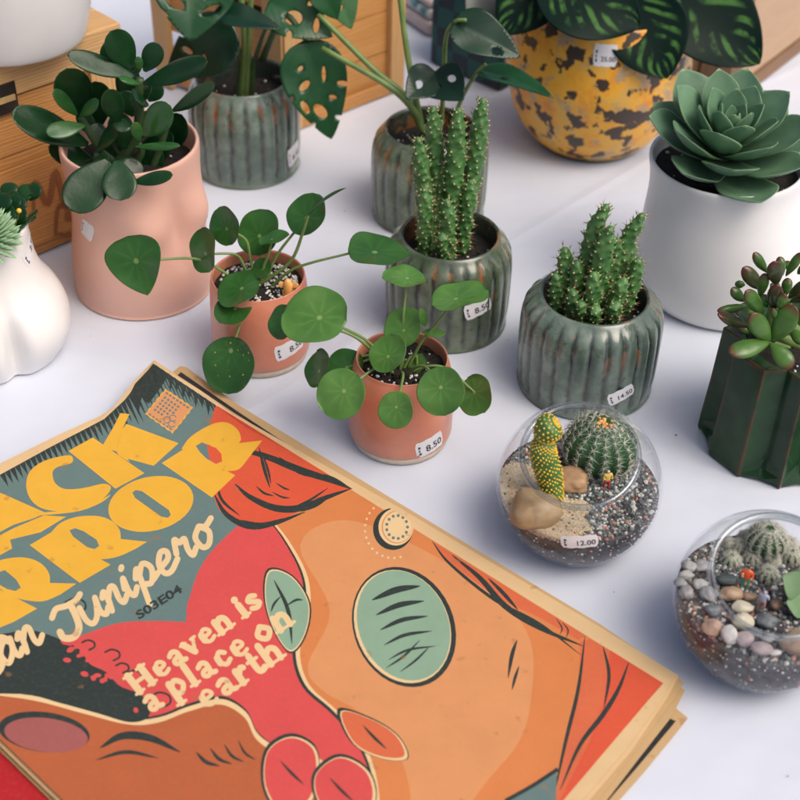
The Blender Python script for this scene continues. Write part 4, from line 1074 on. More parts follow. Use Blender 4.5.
# --- terrarium at the right edge
t, Cc, r, zs, base = bowl(765, 601, 93, 'glass bowl terrarium of pebbles and woolly cactus clump cut off by the right edge', (.13, .27, .73), .06, [(0, 0), (1, 0), (1, 1)], 15, 2300, .00115)
z27 = lambda x, y: (700+x/5.714, 500+y/5.714)
for i, (x, y, rr, lab) in enumerate([(382, 225, 120, 'largest woolly round cactus at the back of the right glass bowl'), (175, 345, 54, 'leftmost small woolly round cactus in the right glass bowl, beside the ring of glass'),
        (228, 268, 46, 'small woolly round cactus between the leftmost one and the largest one'), (247, 192, 32, 'tiny woolly cactus at the upper left of the clump inside the glass ring'),
        (298, 330, 52, 'small woolly round cactus behind the orange jacket figurine'), (386, 428, 58, 'woolly round cactus at the front of the clump above the grey figurine'),
        (412, 350, 42, 'small woolly cactus in the middle of the clump just in front of the largest one'), (520, 320, 54, 'small woolly round cactus at the right end of the clump'),
        (532, 215, 46, 'small woolly cactus behind at the right of the largest one'), (168, 255, 36, 'tiny woolly cactus behind the leftmost one by the dark gravel'), (240, 95, 36, 'single small cactus outside the ring at the top of the right glass bowl')]):
    q = z27(x, y); s = sc_(Cc); rad = rr/5.714*s*.9; dz = .004 if i == 0 else 0
    p = gp(q[0], q[1], zs+dz+rad*.6); p.z = zs+dz-rad*.15
    dxy = Vector((p.x-Cc.x, p.y-Cc.y, 0)); lim = math.sqrt(max(0, (r*.95)**2-(zs+rad*.5-Cc.z)**2))-rad
    if dxy.length > lim: dxy = dxy*(lim/dxy.length); p.x = Cc.x+dxy.x; p.y = Cc.y+dxy.y
    globe_cactus(p, rad, lab, 13 if i == 0 else 9, .9, 20+i, .0042 if i == 0 else .0034, 'cactd', 'wool', 12, 10 if i == 0 else 7, None, 'woolly cactus clump in the right glass bowl')
mt['rosp'] = leafmat('pale_succulent_leaf', (.16, .28, .13), (.24, .36, .2), .5, veins=False, transl=.1)
p = gp(812, 604, zs); tr_ = thing('succulent', p, 'pale green crinkled succulent leaves at the right edge of the right glass bowl', 'succulent')
for (b, tp, w_, d0, d1) in [((812, 606), (783, 574), 34, 0, -.004), ((812, 612), (786, 602), 30, -.004, -.01), ((815, 600), (806, 555), 30, .004, .006), ((815, 612), (808, 625), 26, -.004, -.014), ((812, 606), (835, 590), 34, 0, 0)]:
    px_leaf('leaf', tr_, mt['rosp'], p.y, b, tp, w_, P_ech, .002, .7, (d0, d1), cup=.25, wav=.06, sd=b[1])
sc3 = lambda x, y: (640+x/3.636, 490+y/3.636)
SM = {'lg': ochre('light_grey_stone', (.42, .42, .4), (.33, .33, .32)), 'g': ochre('grey_stone', (.26, .26, .26), (.34, .34, .34)), 'dg': ochre('dark_grey_stone', (.10, .12, .13), (.16, .18, .19)), 'sl': ochre('slate_stone', (.04, .06, .06), (.07, .09, .09)),
      'tan': ochre('warm_tan_stone', (.42, .3, .2), (.34, .23, .15)), 'cr': ochre('cream_stone', (.56, .52, .4), (.46, .43, .33)), 'pk': ochre('pinkish_stone', (.42, .34, .33), (.35, .28, .28)), 'pt': ochre('pink_tan_stone', (.5, .34, .26), (.42, .28, .2)), 'wh': ochre('white_stone', (.62, .6, .57), (.52, .5, .48)), 'br': ochre('small_brown_stone', (.2, .13, .09), (.28, .18, .12))}
for i, (x, y, a, b, k, lab) in enumerate([(180, 277, 56, 46, 'lg', 'light grey pebble highest of the heap at the left of the right glass bowl'), (168, 309, 58, 38, 'lg', 'flat light grey pebble below the highest left pebble in the right bowl'),
        (228, 276, 74, 50, 'g', 'wedge shaped grey pebble outside the glass ring at its left'), (148, 336, 46, 40, 'g', 'grey pebble touching the glass at the far left of the right bowl'), (170, 372, 46, 58, 'g', 'upright grey pebble low on the left side of the right bowl'),
        (220, 346, 50, 48, 'lg', 'pale pebble left of the round grey pebble under the ring'), (251, 379, 58, 60, 'g', 'round grey pebble just outside the ring left of the tan stone'), (265, 438, 60, 52, 'dg', 'dark grey round pebble below the round grey one'),
        (326, 378, 78, 62, 'tan', 'broad tan stone inside the ring at the feet of the orange figurine'), (314, 328, 80, 46, 'sl', 'dark slate stone behind the broad tan stone'), (392, 386, 64, 40, 'br', 'brown flat stone under the orange figurine'),
        (372, 428, 72, 54, 'cr', 'cream oval pebble below the broad tan stone'), (372, 476, 76, 70, 'cr', 'larger round cream pebble crossed by the glass ring'), (262, 498, 74, 64, 'pt', 'rough pinkish tan stone at the lower left of the heap'),
        (325, 527, 60, 76, 'wh', 'whitish knobbly stone below the ring'), (380, 545, 62, 60, 'pk', 'pinkish round pebble right of the whitish knobbly stone'), (441, 577, 80, 52, 'pk', 'mauve oval pebble lowest at the front of the heap'),
        (418, 522, 54, 48, 'dg', 'dark grey pebble behind the pinkish round one'), (466, 540, 56, 40, 'g', 'grey pebble under the front of the glass ring'), (491, 591, 44, 24, 'wh', 'small white chip beside the mauve pebble'), (494, 413, 44, 48, 'br', 'round brown pebble inside the ring right of the grey figurine'),
        (488, 357, 24, 22, 'wh', 'tiny white pebble below the cactus clump'), (462, 478, 74, 62, 'dg', 'large dark grey stone inside the ring in front of the grey figurine'), (572, 552, 116, 104, 'tan', 'biggest tan stone at the right edge of the photo below the ring')]):
    q = sc3(x, y); stone(q[0], q[1], a/3.636*1.05, b/3.636*1.05, zs+.0022, lab, SM[k], 'pebbles in the right glass bowl', 30+i, (i*1.7) % .6-.3, .32)
s = sc_(Cc)
figurine(gp(744, 588, zs+.006), 30*s, 'tiny figurine in an orange jacket and green trousers standing among pebbles', (mt['skin'], mt['fora'], mt['fgrn'], mt['fhair']), -.4, arms=.5)
figurine(gp(760.5, 610, zs+.003), 27*s, 'tiny pale grey figurine with pinkish legs behind the dark grey stone', (mt['flil'], mt['flil'], mt['fpnk'], mt['flil']), 2.6, arms=.2)

# ================================================================== crates and things at the back
mt['wood'] = woodmat('orange_pine', (.60, .31, .10), (.45, .20, .055), (1, 1, 1)); mt['woodl'] = woodmat('pale_pine', (.62, .39, .17), (.5, .28, .11), (1, 1, 1)); mt['woodd'] = woodmat('brown_wood', (.27, .15, .075), (.16, .085, .04))
mt['woodt'] = woodmat('tan_board', (.50, .34, .21), (.42, .27, .16)); mt['brand'] = M('burnt_mark', (.26, .10, .035), (.31, .125, .04), 90, .7); mt['latch'] = M('black_metal', (.015, .014, .013), (.03, .028, .025), 90, .4); mt['brass'] = M('worn_brass', (.5, .36, .16), (.35, .24, .1), 90, .35)
mt['dark'] = M('painted_inside_shade', (.05, .025, .012), (.08, .04, .02), 30, .9)  # dark colour standing in for the shade inside the crates
def plank(mb, o, ax, ay, az, m=0, sd=0.0):
    """board; uv runs along ax"""
    v, f = box_vf(o, ax, ay, az); L = ax.length; W = max(ay.length, az.length)
    uv = []
    for p in v:
        d = p-Vector(o); uv.append((d.dot(ax.normalized())*1.6+sd, (d.dot(ay.normalized())+d.dot(az.normalized()))*14+sd*3.3))
    mb.add(v, f, m, uv, False)
Zv = Vector((0, 0, 1))
# left crate
P0 = gp(141, 214); P1 = gp(37, 258); dA = (P1-P0).normalized(); dB = Vector((dA.y, -dA.x, 0))
if dB.y < 0: dB = -dB
H = .165; LA, LB = .30, .20
t = thing('wooden_crate', P0, 'hinged pine crate with a black latch under the big white pot at the left', 'crate', 'pine crates')
mb = MB()
for k in range(3): plank(mb, P0+dB*.002+Zv*(.002+k*.0437), dA*LA, dB*.012, Zv*.0427, 0, k*.37)
mb.build('front_panel', [mt['wood']], t)
mb = MB(); plank(mb, P0-dA*.0025+dB*.0145+Zv*.003, dB*(LB-.03), -dA*.012*-1, Zv*.129, 0, .8); mb.build('side_panel', [mt['wood']], t)
for nm, o, a in [('post', P0, dA*.03), ('post', P0+dA*(LA-.03), dA*.03)]:
    mb = MB(); plank(mb, o-dB*.002+Zv*.001, Zv*.132, a, dB*.0038, 0, .3); mb.build(nm, [mt['woodl']], t)
mb = MB(); plank(mb, P0+dA*.0305-dB*.0012+Zv*.012, dA*.10, dB*.002, Zv*.068, 0, .3); bp = mb.build('brand_plate', [mt['woodd'] if False else mt['wood']], t)
mb = MB()
def brush(mb, pts, wd, org, ex, ey, off, m=0):
    p3 = [org+ex*x+ey*y for x, y in pts]; p3 = spline(p3, 5)
    nrm = ex.cross(ey).normalized()
    if nrm.dot(CP-org) < 0: nrm = -nrm
    L, Rr_ = [], []
    for i, p in enumerate(p3):
        d = (p3[min(i+1, len(p3)-1)]-p3[max(i-1, 0)]).normalized(); s_ = d.cross(nrm)
        k = wd*(.5+.6*math.sin(pi*i/(len(p3)-1))); L.append(p+s_*k+nrm*off); Rr_.append(p-s_*k+nrm*off)
    n = len(L); mb.add(L+Rr_, [(i, i+1, n+i+1, n+i) for i in range(n-1)], m, None, False)
org = P0+dA*.066-dB*.0013+Zv*.046; ex = -dA*.02; ey = Zv*.02
for pts in [[(-1.4, -.6), (-1.1, .9), (-.7, -.2), (-.2, 1.0), (.0, -.6), (.35, -.5)], [(.3, .3), (.6, .5), (.9, .1), (.7, -.5), (.4, -.3), (1.0, .0)], [(-.6, -1.6), (-.3, -.5), (.2, -.7), (.0, -1.1), (.5, -1.3), (.1, -1.9), (-.5, -1.6)], [(.6, -1.5), (.9, -1.0), (1.2, -1.3), (1.0, -1.7), (1.6, -1.2)]]:
    brush(mb, pts, .0022, org, ex, ey, .0006)
mb.build('branding', [mt['brand']], bp)
mb = MB(); plank(mb, P0-dB*.001+Zv*.134, dA*LA, dB*.03, Zv*.0275, 0, .1); plank(mb, P0+dB*.0305+Zv*.134, dB*(LB-.03), dA*.014, Zv*.0275, 0, .5)
plank(mb, P0+dA*.0145+dB*.0305+Zv*.148, dA*(LA-.03), dB*(LB-.034), Zv*.0105, 0, .77); lid = mb.build('lid', [mt['woodl']], t); bevel(lid, .0012)
lp = P0+dA*.091-dB*.0022
mb = MB(); v, f = box_vf(lp+Zv*.1235, dA*.028, dB*.0012, Zv*.022); mb.add(v, f, 0, None, False)
v, f = box_vf(lp+Zv*.1245+dA*.002-dB*.0014+Zv*.008, dA*.024, dB*.0016, Zv*.004); mb.add(v, f, 1, None, False); mb.build('latch', [mt['latch'], mt['brass']], t)
# big white pot on it
topz = .162
Cw = gp(12, 36, topz); s = sc_(Cw); r0 = 90*s
prof = smooth_prof([(r0*.4, topz), (r0*.72, topz+.0003), (r0*.84, topz+.006), (r0*.98, topz+.05), (r0*1.06, topz+.10), (r0*1.05, topz+.14), (r0*1.0, topz+.143), (r0*.95, topz+.138), (r0*.9, topz+.1)], 5)
tb = thing('white_pot', Vector((Cw.x, Cw.y, topz)), 'big plain white ceramic pot standing on the hinged pine crate', 'pot')
v, f = lathe(Cw, prof, 90); obj('body', v, f, mt['whitecer'], tb); soil_disc(tb, Cw, r0*.93, topz+.125, 0)

# middle crate behind
P0 = gp(286, 134); P1 = gp(402, 89); P2 = gp(160, 84)
dA = (P1-P0); LA = dA.length; dA.normalize(); dB = (P2-P0); LB = dB.length; dB.normalize(); H = .20
nA = Vector((dA.y, -dA.x, 0)); nA = nA if nA.y < 0 else -nA; nB = Vector((dB.y, -dB.x, 0)); nB = nB if nB.y < 0 else -nB
t = thing('wooden_crate', P0, 'slatted pine crate standing behind the monstera at the back', 'crate', 'pine crates')
mb = MB()
for k in range(5): plank(mb, P0+dA*.012-nA*.004+Zv*(.003+k*.0385), dA*(LA-.024), -nA*.009, Zv*.0375, 0, k*.41)
mb.build('front_panel', [mt['wood']], t)
mb = MB()
for k in range(4): plank(mb, P0+dB*.02-nB*.004+Zv*(.004+k*.052), dB*(LB-.036), -nB*.008, Zv*.036, 0, k*.53+.2)
mb.build('side_panel', [mt['wood']], t)
mb = MB(); v, f = box_vf(P0+(dA+dB)*.04+Zv*.003, dA*(LA-.06), dB*(LB-.06), Zv*(H-.01)); mb.add(v, f, 0, None, False); mb.build('inner_shade_block', [mt['dark']], t)  # added dark block, paints the shade seen between the slats
for o, a, n_ in [(P0, dA*.018, nA), (P0+dA*(LA-.016), dA*.016, nA), (P0+dB*.0, dB*.02, nB), (P0+dB*(LB-.018), dB*.018, nB)]:
    mb = MB(); plank(mb, o+Zv*.0012-n_*.0036, Zv*H, a, n_*.006, 0, a.x*40); mb.build('post', [mt['woodl']], t)
mb = MB(); plank(mb, P0+dA*.0185+Zv*(H-.022), dA*(LA-.036), nA*.0022, Zv*.022, 0, .66); mb.build('rail', [mt['wood']], t); mb = MB(); plank(mb, P0+dA*.0185+Zv*.0014, dA*(LA-.036), nA*.0022, Zv*.012, 0, .96); mb.build('rail', [mt['wood']], t)

# tan crate at the upper right
P0 = gp(737, 100); P1 = gp(800, 51); P2 = gp(672, 78)
dA = (P1-P0).normalized(); LA = .42; dB = (P2-P0); LB = dB.length*1.3; dB.normalize(); H = .16
nA = Vector((dA.y, -dA.x, 0)); nA = nA if nA.dot(CP-P0) > 0 else -nA; nB = Vector((dB.y, -dB.x, 0)); nB = nB if nB.dot(CP-P0) > 0 else -nB
t = thing('wooden_crate', P0, 'smooth tan wooden crate at the upper right behind the rosette plant', 'crate', 'pine crates')
mb = MB(); plank(mb, P0+Zv*.016-nA*.012, dA*LA, nA*.012, Zv*(H-.016), 0, .2); o = mb.build('long_panel', [mt['woodt']], t); bevel(o, .0015)
mb = MB(); plank(mb, P0+Zv*.001-nA*.010, dA*LA, nA*.012, Zv*.0145, 0, .6); mb.build('base_strip', [mt['woodd']], t)
mb = MB()
for k in range(4): plank(mb, P0+dB*(.002+k*LB/4)-nB*.006*(k % 2)+Zv*.001, Zv*H, dB*(LB/4-.002), -nB*.011, 0, k*.3)
mb.build('end_panel', [mt['woodd']], t)
mb = MB(); v, f = box_vf(P0+dB*.014+dA*.014+Zv*.002, dA*(LA-.02), dB*(LB-.02), Zv*(H-.02)); mb.add(v, f, 0, None, False); mb.build('inner_shade_block', [mt['dark']], t)  # added dark filler, shade of the crate's hollow put into colour

# teal chequered box
P0 = gp(499, 92); Pl = gp(430, 63); dA = (Pl-P0); LA = dA.length; dA.normalize(); dB = Vector((-dA.y, dA.x, 0)); dB = dB if dB.x > 0 else -dB
m, tt, b = nodes('teal_chequer'); uvn = N(tt, 'ShaderNodeUVMap', uv_map='uv'); ck = N(tt, 'ShaderNodeTexChecker'); ck.inputs['Scale'].default_value = 1; ck.inputs[1].default_value = (.006, .075, .07, 1); ck.inputs[2].default_value = (.01, .022, .035, 1)
tt.links.new(uvn.outputs[0], ck.inputs[0]); tt.links.new(ck.outputs[0], b.inputs['Base Color']); b.inputs['Roughness'].default_value = .6
t = thing('gift_box', P0, 'dark teal chequered box behind the long stalked plant', 'box')
def faced(o, ax, ay, az, cell, nm, par, mt_):
    mb = MB(); v, f = box_vf(o, ax, ay, az)
    mb.add(v, f, 0, [((p-o).dot(ax.normalized())/cell+.002+(p-o).dot(ay.normalized())/cell, (p-o).dot(az.normalized())/cell+.002) for p in v], False); return bevel(mb.build(nm, [mt_], par), .0015)
faced(P0+Zv*.0012, dA*LA, dB*.10, Zv*.075, .0195, 'body', t, m)
faced(P0+Zv*.0766-dA*.001-dB*.001, dA*(LA+.002), dB*.102, Zv*.012, .0195, 'lid', t, m)
# folded patterned cloths
P0 = gp(428, 38); t = thing('folded_cloth', P0, 'small stack of pale and teal patterned folded cloth beside the teal box', 'cloth')
m2 = M('teal_pattern_cloth', (.55, .55, .52), (.09, .25, .25), 90, .9, lo=.48, hi=.54); m3 = M('pinkish_cloth', (.62, .5, .45), (.56, .45, .41), 90, .9)
e1 = (gp(408, 24)-P0); e1 = e1.normalized(); e2 = Vector((-e1.y, e1.x, 0)); e2 = e2 if e2.y > 0 else -e2
for k, (mm, hh_) in enumerate([(m3, .014), (m2, .010), (m3, .008)]):
    z = [.001, .0162, .0272][k]; mb = MB(); v, f = box_vf(P0+e1*(.002*k)+e2*(.002*k)+Zv*z, e1*.07, e2*.07, Zv*hh_); mb.add(v, f, 0, None, False); o = mb.build('fold', [mm], t); bevel(o, .0035, 3)
# crumbs of soil on the cloth
mb = MB(); rnd = random.Random(2)
for (x, y) in [(676, 435), (614, 592), (345, 211), (91, 336), (508, 340), (788, 776)]:
    pebble_into(mb, gp(x, y, .0003), rnd.uniform(.0003, .0006), rnd, 0, 1)
o = mb.build('soil_crumbs', [mt['soil']], None, Vector((0, 0, 0))); o['label'] = 'scattered crumbs of soil on the white cloth'; o['category'] = 'crumbs'; o['kind'] = 'stuff'

# ================================================================== the stack of posters
ZT = .0085
def paperm(name, c, rough=.62):
    m, t, b = nodes(name); b.inputs['Roughness'].default_value = rough; b.inputs['Specular IOR Level'].default_value = .35
    n = noise_n(t, 38, 6, rough=.7); n2 = noise_n(t, 420, 3)
    col = mixc(t, math_(t, 'MULTIPLY', ramp(t, n.outputs[0], [(.35, (0, 0, 0)), (.7, (1, 1, 1))]), .34), c, tuple(x*.72 for x in c))
    col = mixc(t, math_(t, 'MULTIPLY', ramp(t, n2.outputs[0], [(.5, (0, 0, 0)), (.75, (1, 1, 1))]), .22), col, (min(1, c[0]*.75+.12), min(1, c[1]*.75+.09), min(1, c[2]*.75+.05)))
    n3 = noise_n(t, 95, 2); col = mixc(t, math_(t, 'MULTIPLY', ramp(t, n3.outputs[0], [(.67, (0, 0, 0)), (.73, (1, 1, 1))]), .4), col, (.3, .14, .05))
    t.links.new(col, b.inputs['Base Color']); return m
PC = [('print_paper', (.66, .46, .24)), ('print_teal', (.115, .185, .175)), ('print_dark', (.022, .034, .030)), ('print_yellow', (.72, .39, .035)), ('print_cream', (.72, .52, .27)),
      ('print_rose', (.60, .07, .065)), ('print_vermilion', (.62, .085, .035)), ('print_orange', (.60, .20, .06)), ('print_light_orange', (.62, .27, .105)), ('print_burnt_orange', (.42, .105, .035)),
      ('print_pale_green', (.23, .36, .25)), ('print_mauve', (.33, .095, .085)), ('print_red_orange', (.60, .13, .05))]
PM = [paperm(*p) for p in PC]; PI = {p[0][6:]: i for i, p in enumerate(PC)}
edgem = M('paper_edge', (.40, .26, .11), (.33, .21, .085), 80, .8)  # edge colour darkened to paint the shade lines between sheets
PSHD = paperm('shade_toned_paper', (.54, .36, .175))  # same paper toned darker, painted shade that sets lower sheets apart
corner_flat = gp(176, 378, ZT)
def lift(p):
    d = math.hypot(p.x-corner_flat.x, p.y-corner_flat.y)
    return .014*max(0, 1-d/.085)**1.7
def surf(px_, py_, z0=ZT, lf=1.0):
    z = z0
    for _ in range(8):
        p = gp(px_, py_, z); z = z0+lift(p)*lf
    return p
def sheet(name, outline, layers, label, z0, mats, th=.0003, grid=16, lf=1.0):
    """paper with printed areas: outline and layers are outlines on the sheet; one mesh, each area its ink"""
    V = []; Fc = []; cols = []
    def addp(poly, c):
        if sum(p[0]*q[1]-q[0]*p[1] for p, q in zip(poly, poly[1:]+poly[:1])) < 0: poly = poly[::-1]
        Fc.append(list(range(len(V), len(V)+len(poly)))); V.extend(Vector(p) for p in poly); cols.append(c)
    addp(outline, 0)
    for poly, c in layers: addp(poly, c)
    x0, x1 = min(p[0] for p in outline), max(p[0] for p in outline); y0, y1 = min(p[1] for p in outline), max(p[1] for p in outline)
    y = y0+3
    while y < y1:
        x = x0+3
        st = grid if (y < 480 and x0 < 300) else grid*2.2
        while x < x1: V.append(Vector((x, y))); x += st
        y += st
    vs, _, fs, _, _, of = delaunay_2d_cdt(V, [], Fc, 1, 1e-6)
    F2 = []; mi = []
    for f, o in zip(fs, of):
        if not o or 0 not in o: continue
        F2.append(tuple(f)); mi.append(cols[max(o)])
    top = [surf(v.x, v.y, z0, lf) for v in vs]; n = len(top)
    bot = [p-Vector((0, 0, th)) for p in top]
    F3 = []; m3 = []
    edges = {}
    for f, m_ in zip(F2, mi):
        a, b, c = (top[i] for i in f[:3])
        if (b-a).cross(c-a).z < 0: f = f[::-1]
        F3.append(f); m3.append(m_)
        for i, j in zip(f, f[1:]+f[:1]): edges[(i, j)] = 1
    for f in list(F3): F3.append(tuple(i+n for i in f[::-1])); m3.append(0)
    for (i, j) in edges:
        if (j, i) not in edges: F3.append((j, i, i+n, j+n)); m3.append(len(mats))
    used = sorted({i for f in F3 for i in f}); rm = {o: k for k, o in enumerate(used)}; allv = top+bot
    lc = gp(300, 600, z0)
    o = obj(name, [allv[i] for i in used], [tuple(rm[i] for i in f) for f in F3], list(mats)+[edgem], None, False, m3, loc=lc)
    return tag(o, label, 'poster', 'posters in the fanned stack')

L_ = []
def area(pts, c): L_.append((pts, PI[c]))
def zz(k):      # the five enlarged views the sheet was measured in
    ox, oy, s = {4: (0, 350, 2.963), 5: (200, 400, 2.667), 6: (0, 560, 3.077), 7: (240, 560, 3.077), 8: (450, 550, 2.286)}[k]
    return lambda pts: [(ox+x/s, oy+y/s) for x, y in pts]
def sm(pts, n=5, closed=True):
    if closed:
        m = len(pts); out = []
        for i in range(m):
            a, b, c, d = (Vector((*pts[(i+k) % m], 0)) for k in (-1, 0, 1, 2))
            for q in range(n):
                t = q/n; p = .5*((2*b)+(c-a)*t+(2*a-5*b+4*c-d)*t*t+(3*b-a-3*c+d)*t**3); out.append((p.x, p.y))
        return out
    return [(p.x, p.y) for p in spline([(x, y, 0) for x, y in pts], n)]
def inkstroke(pts, w0, c, taper=True, n=6, w1=None):
    """brush line as one outline, thin at the ends"""
    P = [Vector(p) for p in sm(pts, n, False)]; A, B = [], []
    for i, p in enumerate(P):
        d = (P[min(i+1, len(P)-1)]-P[max(i-1, 0)]); 
        if d.length < 1e-6: continue
        d.normalize(); nn = Vector((-d.y, d.x)); t = i/(len(P)-1)
        k = w0*.5*((.12+.88*math.sin(pi*t)**.8) if taper else (1 if w1 is None else lerp(1, w1/w0, t)))
        A.append(tuple(p+nn*k)); B.append(tuple(p-nn*k))
    area(A+B[::-1], c)
def pen(pts, w, c, n=5):
    """round pen line in short pieces, safe for loops"""
    P = [Vector(p) for p in (sm(pts, n, False) if len(pts) > 2 else pts)]
    for i, p in enumerate(P):
        area([(p.x+w*.5*math.cos(a), p.y+w*.5*math.sin(a)) for a in [pi*k/4 for k in range(8)]], c)
        if i:
            q = P[i-1]; d = p-q
            if d.length < 1e-5: continue
            d.normalize(); nn = Vector((-d.y, d.x))*w*.5; area([tuple(q+nn), tuple(p+nn), tuple(p-nn), tuple(q-nn)], c)
def ell(cx, cy, a, b, rot=0, n=40): 
    c, s = math.cos(rot), math.sin(rot); return [(cx+a*math.cos(t)*c-b*math.sin(t)*s, cy+a*math.cos(t)*s+b*math.sin(t)*c) for t in [2*pi*k/n for k in range(n)]]
OUT = [(-190, 556), (0, 467), (34, 452), (66, 437), (98, 421), (112, 409), (120, 399), (135, 380), (154, 360), (200, 390), (256, 427.5), (400, 514.5), (500, 576), (600, 637.5), (671, 681.5), (662, 700), (625, 751), (581, 802), (520, 885), (364, 1090)]
ART = [(-170, 560), (0, 475.5), (50, 448), (104.6, 419.5), (124.9, 400.6), (153.5, 364), (216, 405.7), (286, 449), (400, 521), (500, 583.5), (600, 645), (663, 683.5), (640, 710), (594, 764), (557, 808), (364, 1070)]
area(ART, 'teal')
# dark fringe along the top
edge = [Vector(p) for p in ART[1:7]]
pts = []; rnd = random.Random(4)
for a, b in zip(edge, edge[1:]):
    k = max(1, int((b-a).length/5.2))
    for i in range(k): pts.append((a.lerp(b, i/k), a.lerp(b, (i+1)/k)))
for i, (a, b) in enumerate(pts):
    ln = lerp(13, 20, rnd.random())*(1+1.0*sst(90, 140, a.x)*(1-sst(150, 200, a.x))); m = (a+b)/2+Vector((.42, .9))*ln
    area([tuple(a-Vector((.3, .6))), tuple(b-Vector((.3, .6))), tuple(m)], 'dark')
area(zz(4)([(385, 130), (400, 100), (455, 42), (500, 75), (470, 120), (440, 160), (420, 140), (410, 190), (395, 150)]), 'dark')
for x in range(0, 9): area(zz(4)([(462+x*18, 44+x*12), (480+x*18, 58+x*12), (466+x*19, 100+x*12-(x % 2)*12)]), 'dark')
# rose field
area(sm([(70, 640), (114, 624), (150, 621), (186, 622)], 4, False)+sm([(187, 605), (200, 568), (222, 540), (262, 505)], 4, False)+[(320, 500), (350, 600), (340, 690), (430, 760), (430, 830), (240, 820), (100, 720), (60, 690)], 'rose')
# right hand field in two oranges, wavy border
bord = sm([(262, 512), (284, 540), (303, 578), (304, 618), (294, 652), (304, 686), (332, 712), (356, 740), (372, 780), (378, 850)], 6, False)
area(bord+[(400, 1040), (557, 808), (663, 683), (350, 489), (310, 470)], 'orange')
area(sm([(300, 545), (345, 520), (420, 548), (500, 600), (530, 640), (532, 690), (520, 740), (480, 790), (440, 850), (412, 850), (410, 790), (392, 740), (360, 712), (322, 690), (308, 665), (330, 610)]), 'light_orange')
inkstroke([(x+3.2, y+.5) for x, y in bord[::6]+[bord[-1]]], 5.5, 'cream'); inkstroke(bord[::6]+[bord[-1]], 3.4, 'dark')
# banded ribbon at the top right
area(zz(4)([(648, 168), (640, 165)])+sm([(214, 410), (207, 440), (212, 470), (214, 497), (225, 516), (250, 527), (272, 524), (300, 511), (330, 497), (352, 489)], 5, False)+[(300, 457), (250, 426)], 'vermilion')
for p, w_ in [([(232, 449), (262, 455), (300, 470), (330, 480), (352, 489)], 7), ([(235, 484), (250, 497), (275, 508), (300, 508), (325, 498), (350, 489)], 7), ([(214, 494), (226, 514), (248, 526), (272, 524), (305, 512)], 6), ([(279, 457), (300, 472), (330, 478), (350, 488)], 5),
              ([(259, 447), (264, 468), (270, 488)], 3.4), ([(262, 452), (268, 470), (271, 484)], 2.4), ([(256, 486), (264, 493), (274, 496)], 2.4), ([(276, 483), (284, 488), (290, 490)], 2), ([(272, 492), (282, 497), (290, 498)], 2), ([(296, 506), (310, 500), (328, 488)], 2.4), ([(300, 512), (316, 506), (332, 495)], 2), ([(216, 480), (222, 500), (240, 516)], 3), ([(240, 520), (262, 524), (290, 517)], 3)]:
    inkstroke(p, w_, 'dark')
# right ribbon
area(sm([(432, 541), (450, 562), (495, 596), (540, 618), (578, 640)], 5, False)+[(586, 636), (500, 583), (440, 546)], 'red_orange')
area(sm([(580, 642), (578, 690), (568, 740), (558, 785), (552, 815)], 5, False)+[(557, 808), (594, 764), (640, 710), (663, 683), (590, 639)], 'red_orange')
area([(610, 650), (663, 683), (640, 710), (594, 764), (557, 808), (565, 790), (590, 740), (604, 700)], 'vermilion')
for p, w_ in [([(432, 541), (450, 564), (495, 600), (540, 624), (581, 655)], 3.4), ([(452, 555), (480, 578), (505, 606), (540, 628), (583, 646)], 6), ([(488, 578), (504, 594), (518, 610)], 4), ([(585, 636), (578, 690), (566, 740), (553, 800)], 4), ([(603, 646), (609, 675), (604, 708)], 3.5), ([(629, 662), (618, 690), (602, 716), (580, 745), (560, 790)], 5), ([(517, 640), (512, 655), (508, 678)], 4), ([(519, 666), (515, 678), (512, 690)], 3), ([(556, 618), (562, 628), (560, 634)], 1.6), ([(562, 622), (568, 630), (566, 638)], 1.6)]:
    inkstroke(p, w_, 'dark')
area([(557, 770), (556, 800), (540, 835), (500, 806)], 'teal'); inkstroke([(505, 801), (532, 786), (558, 769)], 4, 'dark', False)
# pale green disc with stripes, and a pale green leaf shape
area(ell(404, 627, 50, 62, -.42), 'dark'); area(ell(402.5, 626.5, 46.5, 58.5, -.42), 'cream'); area(ell(403.5, 625.5, 44.5, 57, -.42), 'pale_green')
for k in range(5):
    y_ = 592+k*15; inkstroke([(372+k*4, y_+8), (396+k*3, y_-2), (420+k*4, y_-6)], 6.5-k, 'dark')
inkstroke([(386, 668), (404, 656), (420, 640)], 2.4, 'dark'); inkstroke([(400, 672), (416, 660), (430, 646)], 2.2, 'dark')
lf_ = sm([(270, 572), (292, 578), (308, 604), (304, 634), (290, 650), (274, 628), (266, 598)])
area([(287+(x-287)*1.13, 610+(y-610)*1.09) for x, y in lf_], 'dark'); area([(287+(x-287)*1.05, 610+(y-610)*1.04) for x, y in lf_], 'cream'); area(lf_, 'pale_green')
inkstroke([(274, 580), (288, 610), (292, 644)], 4, 'dark'); inkstroke([(286, 606), (296, 600), (303, 600)], 2.4, 'dark'); inkstroke([(281, 596), (274, 604), (271, 612)], 2.4, 'dark')
# dotted roundel
area(ell(393, 529, 20, 21), 'dark'); area(ell(396, 527, 17.5, 18.5), 'cream'); area(ell(397, 527, 15.5, 16.5), 'light_orange'); area(ell(397.5, 527, 14.5, 15.5), 'cream')
for k in range(13): area(ell(397+10.5*math.cos(k*.483), 527+11.5*math.sin(k*.483), 1.6, 1.6, 0, 10), 'teal')
for k in range(15):
    a = 1.3+k*.22; area(ell(393+28*math.cos(a), 529+29*math.sin(a), 1.2, 1.2, 0, 8), 'cream')
